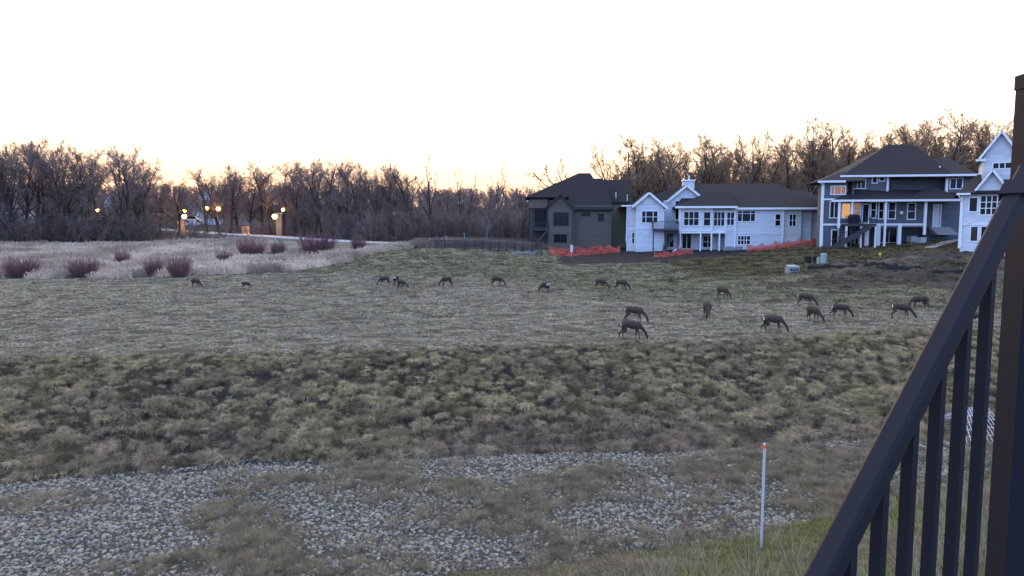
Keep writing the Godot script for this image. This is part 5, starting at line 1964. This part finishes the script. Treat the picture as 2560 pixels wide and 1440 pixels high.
func gate_and_lamps() -> void:
	pillar(455, 553, 582, 166, 1.5, false, "warm lit stone pillar under the pair of stacked lamps")
	pillar(615, 550, 582, 162, 1.7, true, "small stone kiosk with a pointed roof, lit yellow")
	pillar(698, 532, 588, 158, 1.3, false, "tallest lit stone pillar, right of the kiosk")
	lamp_post(243, 526, 158, "lit lamp standing alone among the leftmost trees", 0.38)
	lamp_post(461, 527, 172, "upper lamp of the two stacked above the stone pillar", 0.4)
	lamp_post(461, 541, 163.5, "bright lower lamp directly above the lit stone pillar", 0.5, 14.0)
	lamp_post(517, 520, 172, "left lamp of the close pair between pillar and kiosk", 0.48)
	lamp_post(546, 522, 170, "right lamp of the close pair between pillar and kiosk", 0.48)
	lamp_post(687, 541, 155.5, "brightest lamp just left of the tallest stone pillar", 0.55, 22.0)
	lamp_post(708, 524, 158, "lamp above and right of the tallest stone pillar", 0.36)
	lamp_post(986, 533, 168, "faint lamp glimpsed alone through the trees above the road", 0.3, 6.0)
	# ground lights that wash the kiosk and the pillar
	for a in [[622, 583, 159.5, "low floodlight in the grass washing the stone kiosk"], [447, 584, 163, "low floodlight in the grass washing the lit stone pillar"]]:
		var c := spot(a[0], a[1], a[2])
		var o := thing("floodlight", a[3], "floodlight", c, 0.0, "entrance floodlights")
		var st := begin()
		box(st, Vector3(-0.15, -0.5, -0.1), Vector3(0.15, 0.0, 0.1))
		part("housing", st, M.black_trim, o)
		st = begin()
		box(st, Vector3(-0.13, 0.004, -0.13), Vector3(0.13, 0.05, 0.13))
		part("lamp_glass", st, M.lantern_glow, o)
		lamp_light(c + Vector3(0, 0.35, 0.15), 7.0, 0.15)

func far_house(px: float, base: float, eave: float, peak: float, half: float, far: float, label: String) -> void:
	var s := far / FOCAL
	var b := spot(px, base, far)
	var o := thing("far_house", label, "house", b, 0.25, "houses glimpsed behind the trees")
	var w := half * s
	var he := (base - eave) * s
	var hp := (base - peak) * s
	var st := begin()
	for z in [0.0, -9.0]:
		tri(st, Vector3(-w, he, z), Vector3(0, hp, z), Vector3(w, he, z))
		quad(st, Vector3(-w, -2, z), Vector3(-w, he, z), Vector3(w, he, z), Vector3(w, -2, z))
	for x in [-w, w]: quad(st, Vector3(x, -2, 0), Vector3(x, he, 0), Vector3(x, he, -9), Vector3(x, -2, -9))
	part("wall", st, M.white_siding, o)
	st = begin()
	for x in [-1.0, 1.0]: slab(st, [Vector3(x * (w + 0.5), he - 0.25, 0.5), Vector3(0, hp + 0.2, 0.5), Vector3(0, hp + 0.2, -9.5), Vector3(x * (w + 0.5), he - 0.25, -9.5)], 0.15)
	part("roof", st, M.grey_roof, o)
	for k in [[-0.5, 0.45], [0.35, 0.45], [-0.05, 0.95]]:
		window_in(o, [k[0] * w - 0.6, he * k[1] - 0.1, k[0] * w + 0.6, he * k[1] + 1.4], 0.08, even(1), even(2), M.white_trim, M.glass)

func far_houses() -> void:
	far_house(516, 548, 508, 474, 28, 236, "white gabled house glimpsed behind the close pair of lamps")
	far_house(468, 548, 522, 500, 22, 228, "low white gabled house left of the taller far house")
	far_house(284, 540, 506, 478, 20, 232, "pale house hidden behind the left trees")
	far_house(30, 556, 520, 500, 34, 226, "pale house at the picture's left edge behind the trees")
	for a in [[407, 537, 176.0, "pale parked car left of the stacked lamps"], [482, 551, 172.0, "pale parked car on the road behind the lit pillar"]]:
		var c := spot(a[0], a[1] + 5, a[2])
		var o := thing("parked_car", a[3], "car", c, 0.2, "cars parked by the entrance")
		var st := begin()
		slab(st, [Vector3(-2.2, 0.95, 0.85), Vector3(-2.2, 0.95, -0.85), Vector3(2.2, 0.85, -0.85), Vector3(2.2, 0.85, 0.85)], 0.6)
		part("body", st, M.car_paint, o)
		st = begin()
		var cab := [[-1.7, 0.95, -1.2, 1.5], [1.2, 0.95, 0.7, 1.5]]
		for z in [-0.75, 0.75]: quad(st, Vector3(-1.7, 0.95, z), Vector3(-1.2, 1.5, z * 0.85), Vector3(0.6, 1.5, z * 0.85), Vector3(1.3, 0.93, z))
		quad(st, Vector3(-1.7, 0.95, -0.75), Vector3(-1.7, 0.95, 0.75), Vector3(-1.2, 1.5, 0.64), Vector3(-1.2, 1.5, -0.64))
		quad(st, Vector3(1.3, 0.93, -0.75), Vector3(1.3, 0.93, 0.75), Vector3(0.6, 1.5, 0.64), Vector3(0.6, 1.5, -0.64))
		part("window", st, M.glass, o)
		st = begin()
		box(st, Vector3(-1.2, 1.5, -0.64), Vector3(0.6, 1.55, 0.64))
		part("roof", st, M.car_paint, o)
		for x in [-1.4, 1.4]:
			for z in [-0.8, 0.8]:
				st = begin()
				lathe(st, [[0, -0.1], [0.33, -0.1], [0.33, 0.1], [0, 0.1]], 10)
				var wh := part("wheel", st, M.rubber, o)
				wh.transform = Transform3D(Basis(Vector3.RIGHT, PI / 2), Vector3(x, 0.33, z))

# ------------------------------------------------------------------ small things
func small_things() -> void:
	# white survey pole with orange tape
	var b := on_ground(1903, 1372)
	var t := spot(1906, 1108, -b.z)
	var tall := t.y - b.y
	var o := thing("marker_pole", "tall white pole with orange tape at its tip", "pole", b)
	var st := begin()
	lathe(st, [[0.034, -0.4], [0.033, tall], [0.0, tall + 0.01]], 10)
	part("pole", st, M.pvc, o)
	st = begin()
	lathe(st, [[0.037, tall - 0.13], [0.038, tall - 0.06], [0.036, tall - 0.05]], 10)
	box(st, Vector3(-0.075, tall - 0.14, -0.008), Vector3(-0.036, tall - 0.08, 0.010))
	part("tape", st, M.flag_orange, o)
	# wire rack by the balusters
	b = on_ground(2420, 1092)
	var s := -b.z / FOCAL
	o = thing("wire_rack", "pale wire panels propped like a tent behind the balusters", "wire rack", b, 0.15)
	var ridge := [Vector3(-5 * s, 60 * s, -0.5), Vector3(75 * s, 72 * s, -0.5)]
	for side in [0.9, -1.6]:
		var low0 := Vector3(-68 * s, 0.03, side)
		var low1 := Vector3(80 * s, 0.03, side)
		for k in 13:
			st = begin()
			bar(st, low0.lerp(low1, k / 12.0), (ridge[0] as Vector3).lerp(ridge[1], k / 12.0), 0.016, 0.016)
			part("wire", st, M.wire, o)
		for k in 6:
			st = begin()
			bar(st, low0.lerp(ridge[0], k / 5.0), low1.lerp(ridge[1], k / 5.0), 0.018, 0.018)
			part("wire", st, M.wire, o)
	# utility boxes on the lawn below the slate house
	var k := 0
	for a in [[2058, 660, 14, 26, "larger pale green utility pedestal on the lawn edge"], [2046, 660, 8, 16, "small pale green pedestal beside the larger one"]]:
		b = on_ground(a[0], a[1])
		s = -b.z / FOCAL
		o = thing("utility_pedestal", a[4], "utility box", b, 0.0, "green utility pedestals")
		st = begin()
		lathe(st, [[a[2] * s * 0.55, -0.2], [a[2] * s * 0.55, 0.15], [a[2] * s * 0.5, 0.17], [a[2] * s * 0.5, a[3] * s * 0.9]], 12)
		part("housing", st, M.utility_green, o)
		st = begin()
		lathe(st, [[a[2] * s * 0.56, a[3] * s * 0.88], [a[2] * s * 0.5, a[3] * s], [0, a[3] * s * 1.04]], 12)
		part("lid", st, M.utility_green, o)
	b = on_ground(2026, 657)
	s = -b.z / FOCAL
	o = thing("black_bin", "black open bin with a stake beside the green pedestals", "bin", b)
	st = begin()
	box(st, Vector3(-13 * s, 0, -0.3), Vector3(13 * s, 15 * s, 0.3))
	box(st, Vector3(-14 * s, 15 * s, -0.34), Vector3(14 * s, 16.5 * s, 0.34))
	part("tub", st, M.black_cloth, o)
	st = begin()
	box(st, Vector3(-0.02, 0, 0.35), Vector3(0.03, 26 * s, 0.4))
	part("stake", st, M.timber, o)
	b = on_ground(1980, 681)
	s = -b.z / FOCAL
	o = thing("utility_cabinet", "grey utility cabinet low in the grass below the lawn", "utility box", b, 0.2)
	st = begin()
	box(st, Vector3(-15 * s, -0.1, -0.35), Vector3(15 * s, 12 * s, 0.35))
	part("housing", st, M.utility_grey, o)
	st = begin()
	slab(st, [Vector3(-16 * s, 15 * s, 0.38), Vector3(-12 * s, 19 * s, -0.38), Vector3(12 * s, 19 * s, -0.38), Vector3(16 * s, 15 * s, 0.38)], 5 * s)
	part("lid", st, M.utility_grey, o)
	for i in 3:
		st = begin()
		box(st, Vector3((-10 + i * 8) * s, 4 * s, 0.352), Vector3((-5 + i * 8) * s, 10 * s, 0.36))
		part("louvre", st, M.black_trim, o)
	b = on_ground(2200, 641)
	s = -b.z / FOCAL
	o = thing("yellow_hydrant", "small yellow hydrant on the lawn below the slate house", "hydrant", b)
	st = begin()
	lathe(st, [[0.14, 0], [0.11, 0.06], [0.1, 0.3], [0.13, 0.32], [0.1, 0.4], [0.0, 0.46]], 10)
	part("barrel", st, M.yellow_plastic, o)
	st = begin()
	bar(st, Vector3(-0.2, 0.24, 0), Vector3(0.2, 0.24, 0), 0.1, 0.1)
	part("outlet", st, M.yellow_plastic, o)
	# white markers behind the fence and by the green house
	for a in [[1116, 606, 592, 106, "short white marker post behind the black fence"], [1161, 600, 585, 108, "white marker post behind the middle of the black fence"], [1076, 610, 597, 108, "white marker post left of the black fence's end"]]:
		var top := spot(a[0], a[2], a[3])
		var g := foot(a[0], a[3])
		o = thing("marker_post", a[4], "post", g, 0.0, "white marker posts by the fence")
		st = begin()
		box(st, Vector3(-0.05, -0.2, -0.05), Vector3(0.05, top.y - g.y, 0.05))
		part("post", st, M.utility_grey, o)
		st = begin()
		box(st, Vector3(-0.09, top.y - g.y, -0.06), Vector3(0.09, top.y - g.y + 0.1, 0.06))
		part("plate", st, M.pvc, o)
	b = foot(1429, 93)
	s = 93.0 / FOCAL
	o = thing("sign_post", "pale notice sign on a stake at the orange netting", "sign", b)
	st = begin()
	box(st, Vector3(-0.04, -0.2, -0.03), Vector3(0.04, 30 * s, 0.03))
	part("stake", st, M.pvc, o)
	st = begin()
	box(st, Vector3(-0.17, 12 * s, 0.032), Vector3(0.17, 29 * s, 0.05))
	part("board", st, M.pale_metal, o)
	# patio table and benches left of the green house
	b = foot(1318, 98)
	o = thing("patio_table", "black patio table with benches beside the green house porch", "table", b, 0.1)
	st = begin()
	box(st, Vector3(-1.0, 0.72, -0.5), Vector3(1.0, 0.78, 0.5))
	part("tabletop", st, M.dark_deck, o)
	for x in [-0.8, 0.8]:
		for z in [-0.4, 0.4]:
			st = begin()
			box(st, Vector3(x - 0.04, -0.1, z - 0.04), Vector3(x + 0.04, 0.72, z + 0.04))
			part("leg", st, M.black_trim, o)
	for z in [-0.9, 0.9]:
		st = begin()
		box(st, Vector3(-0.95, 0.4, z - 0.16), Vector3(0.95, 0.46, z + 0.16))
		box(st, Vector3(-0.8, -0.1, z - 0.1), Vector3(-0.72, 0.4, z + 0.1))
		box(st, Vector3(0.72, -0.1, z - 0.1), Vector3(0.8, 0.4, z + 0.1))
		part("bench", st, M.dark_deck, o)
	b = foot(1305, 95.5)
	o = thing("stone_ledge", "low pale stone ledge in front of the patio table", "ledge", b, 0.06)
	for i in 6:
		st = begin()
		box(st, Vector3(-1.5 + i * 0.6, -0.3, -0.2), Vector3(-0.95 + i * 0.6, 0.3 + (i % 2) * 0.03, 0.2))
		part("block", st, M.concrete, o)

# ------------------------------------------------------------------ stair rail beside the camera
func stair_rail() -> void:
	var a := spot(2577, 427, 1.4)
	var b := spot(2057, 1440, 1.0)
	var end := b + (b - a) * 0.55
	var o := thing("stair_railing", "black metal stair railing with balusters and tall post close by", "railing", Vector3(1.125, 0, -1.46))
	var base := o.position
	var g := height(1.09, -1.46) - 0.2
	var st := begin()
	var dir := (end - a).normalized()
	var side := dir.cross(Vector3.UP).normalized()
	var up := side.cross(dir).normalized()
	var prof := []
	for c in [[0.019, 0.013], [0.013, 0.019], [-0.013, 0.019], [-0.019, 0.013], [-0.019, -0.015], [-0.015, -0.019], [0.015, -0.019], [0.019, -0.015]]: prof.append(side * c[0] + up * c[1])
	for k in 8: quad(st, a - base + prof[k], a - base + prof[(k + 1) % 8], end - base + prof[(k + 1) % 8], end - base + prof[k])
	part("handrail", st, M.rail_metal, o)
	st = begin()
	bar(st, a.lerp(b, 0.055) - base, a.lerp(b, 0.10) - base, 0.048, 0.048)
	part("rail_bracket", st, M.rail_metal, o)
	for k in 2:
		st = begin()
		var sp := a.lerp(b, 0.065 + 0.022 * k) - base - side * 0.024 if side.x > 0 else a.lerp(b, 0.065 + 0.022 * k) - base + side * 0.024
		lathe(st, [[0.0, -0.004], [0.004, -0.003], [0.004, 0.003], [0.0, 0.004]], 8, sp)
		part("screw", st, M.pale_metal, o)
	var drop := Vector3(0, -1.02, 0)
	st = begin()
	bar(st, a + drop - base, end + drop - base, 0.04, 0.04)
	part("bottom_rail", st, M.rail_metal, o)
	var n := 13
	for i in n:
		var d := 1.303 - i * 0.0525
		var t := (1.4 - d) / 0.4
		var p := a.lerp(b, t) - base
		st = begin()
		box(st, Vector3(-0.0095, -1.03, -0.0095), Vector3(0.0095, 0.0, 0.0095), Transform3D(Basis(Vector3.UP, 0.6), p))
		part("baluster", st, M.rail_metal, o)
	var top := spot(2545, 180, 1.45).y
	st = begin()
	box(st, Vector3(-0.045, g, -0.03), Vector3(0.075, top - 0.03, 0.03))
	part("post", st, M.rail_metal, o)
	st = begin()
	box(st, Vector3(-0.047, top - 0.03, -0.032), Vector3(0.077, top, 0.032))
	for k in 4:
		var c4 := [Vector3(-0.047, top, -0.032), Vector3(0.077, top, -0.032), Vector3(0.077, top, 0.032), Vector3(-0.047, top, 0.032)]
		tri(st, c4[k], c4[(k + 1) % 4], Vector3(0.015, top + 0.022, 0))
	part("post_cap", st, M.rail_metal, o)
	st = begin()
	var e := end - base
	box(st, Vector3(e.x - 0.045, g, e.z - 0.045), Vector3(e.x + 0.045, e.y + 0.08, e.z + 0.045))
	part("newel_post", st, M.rail_metal, o)
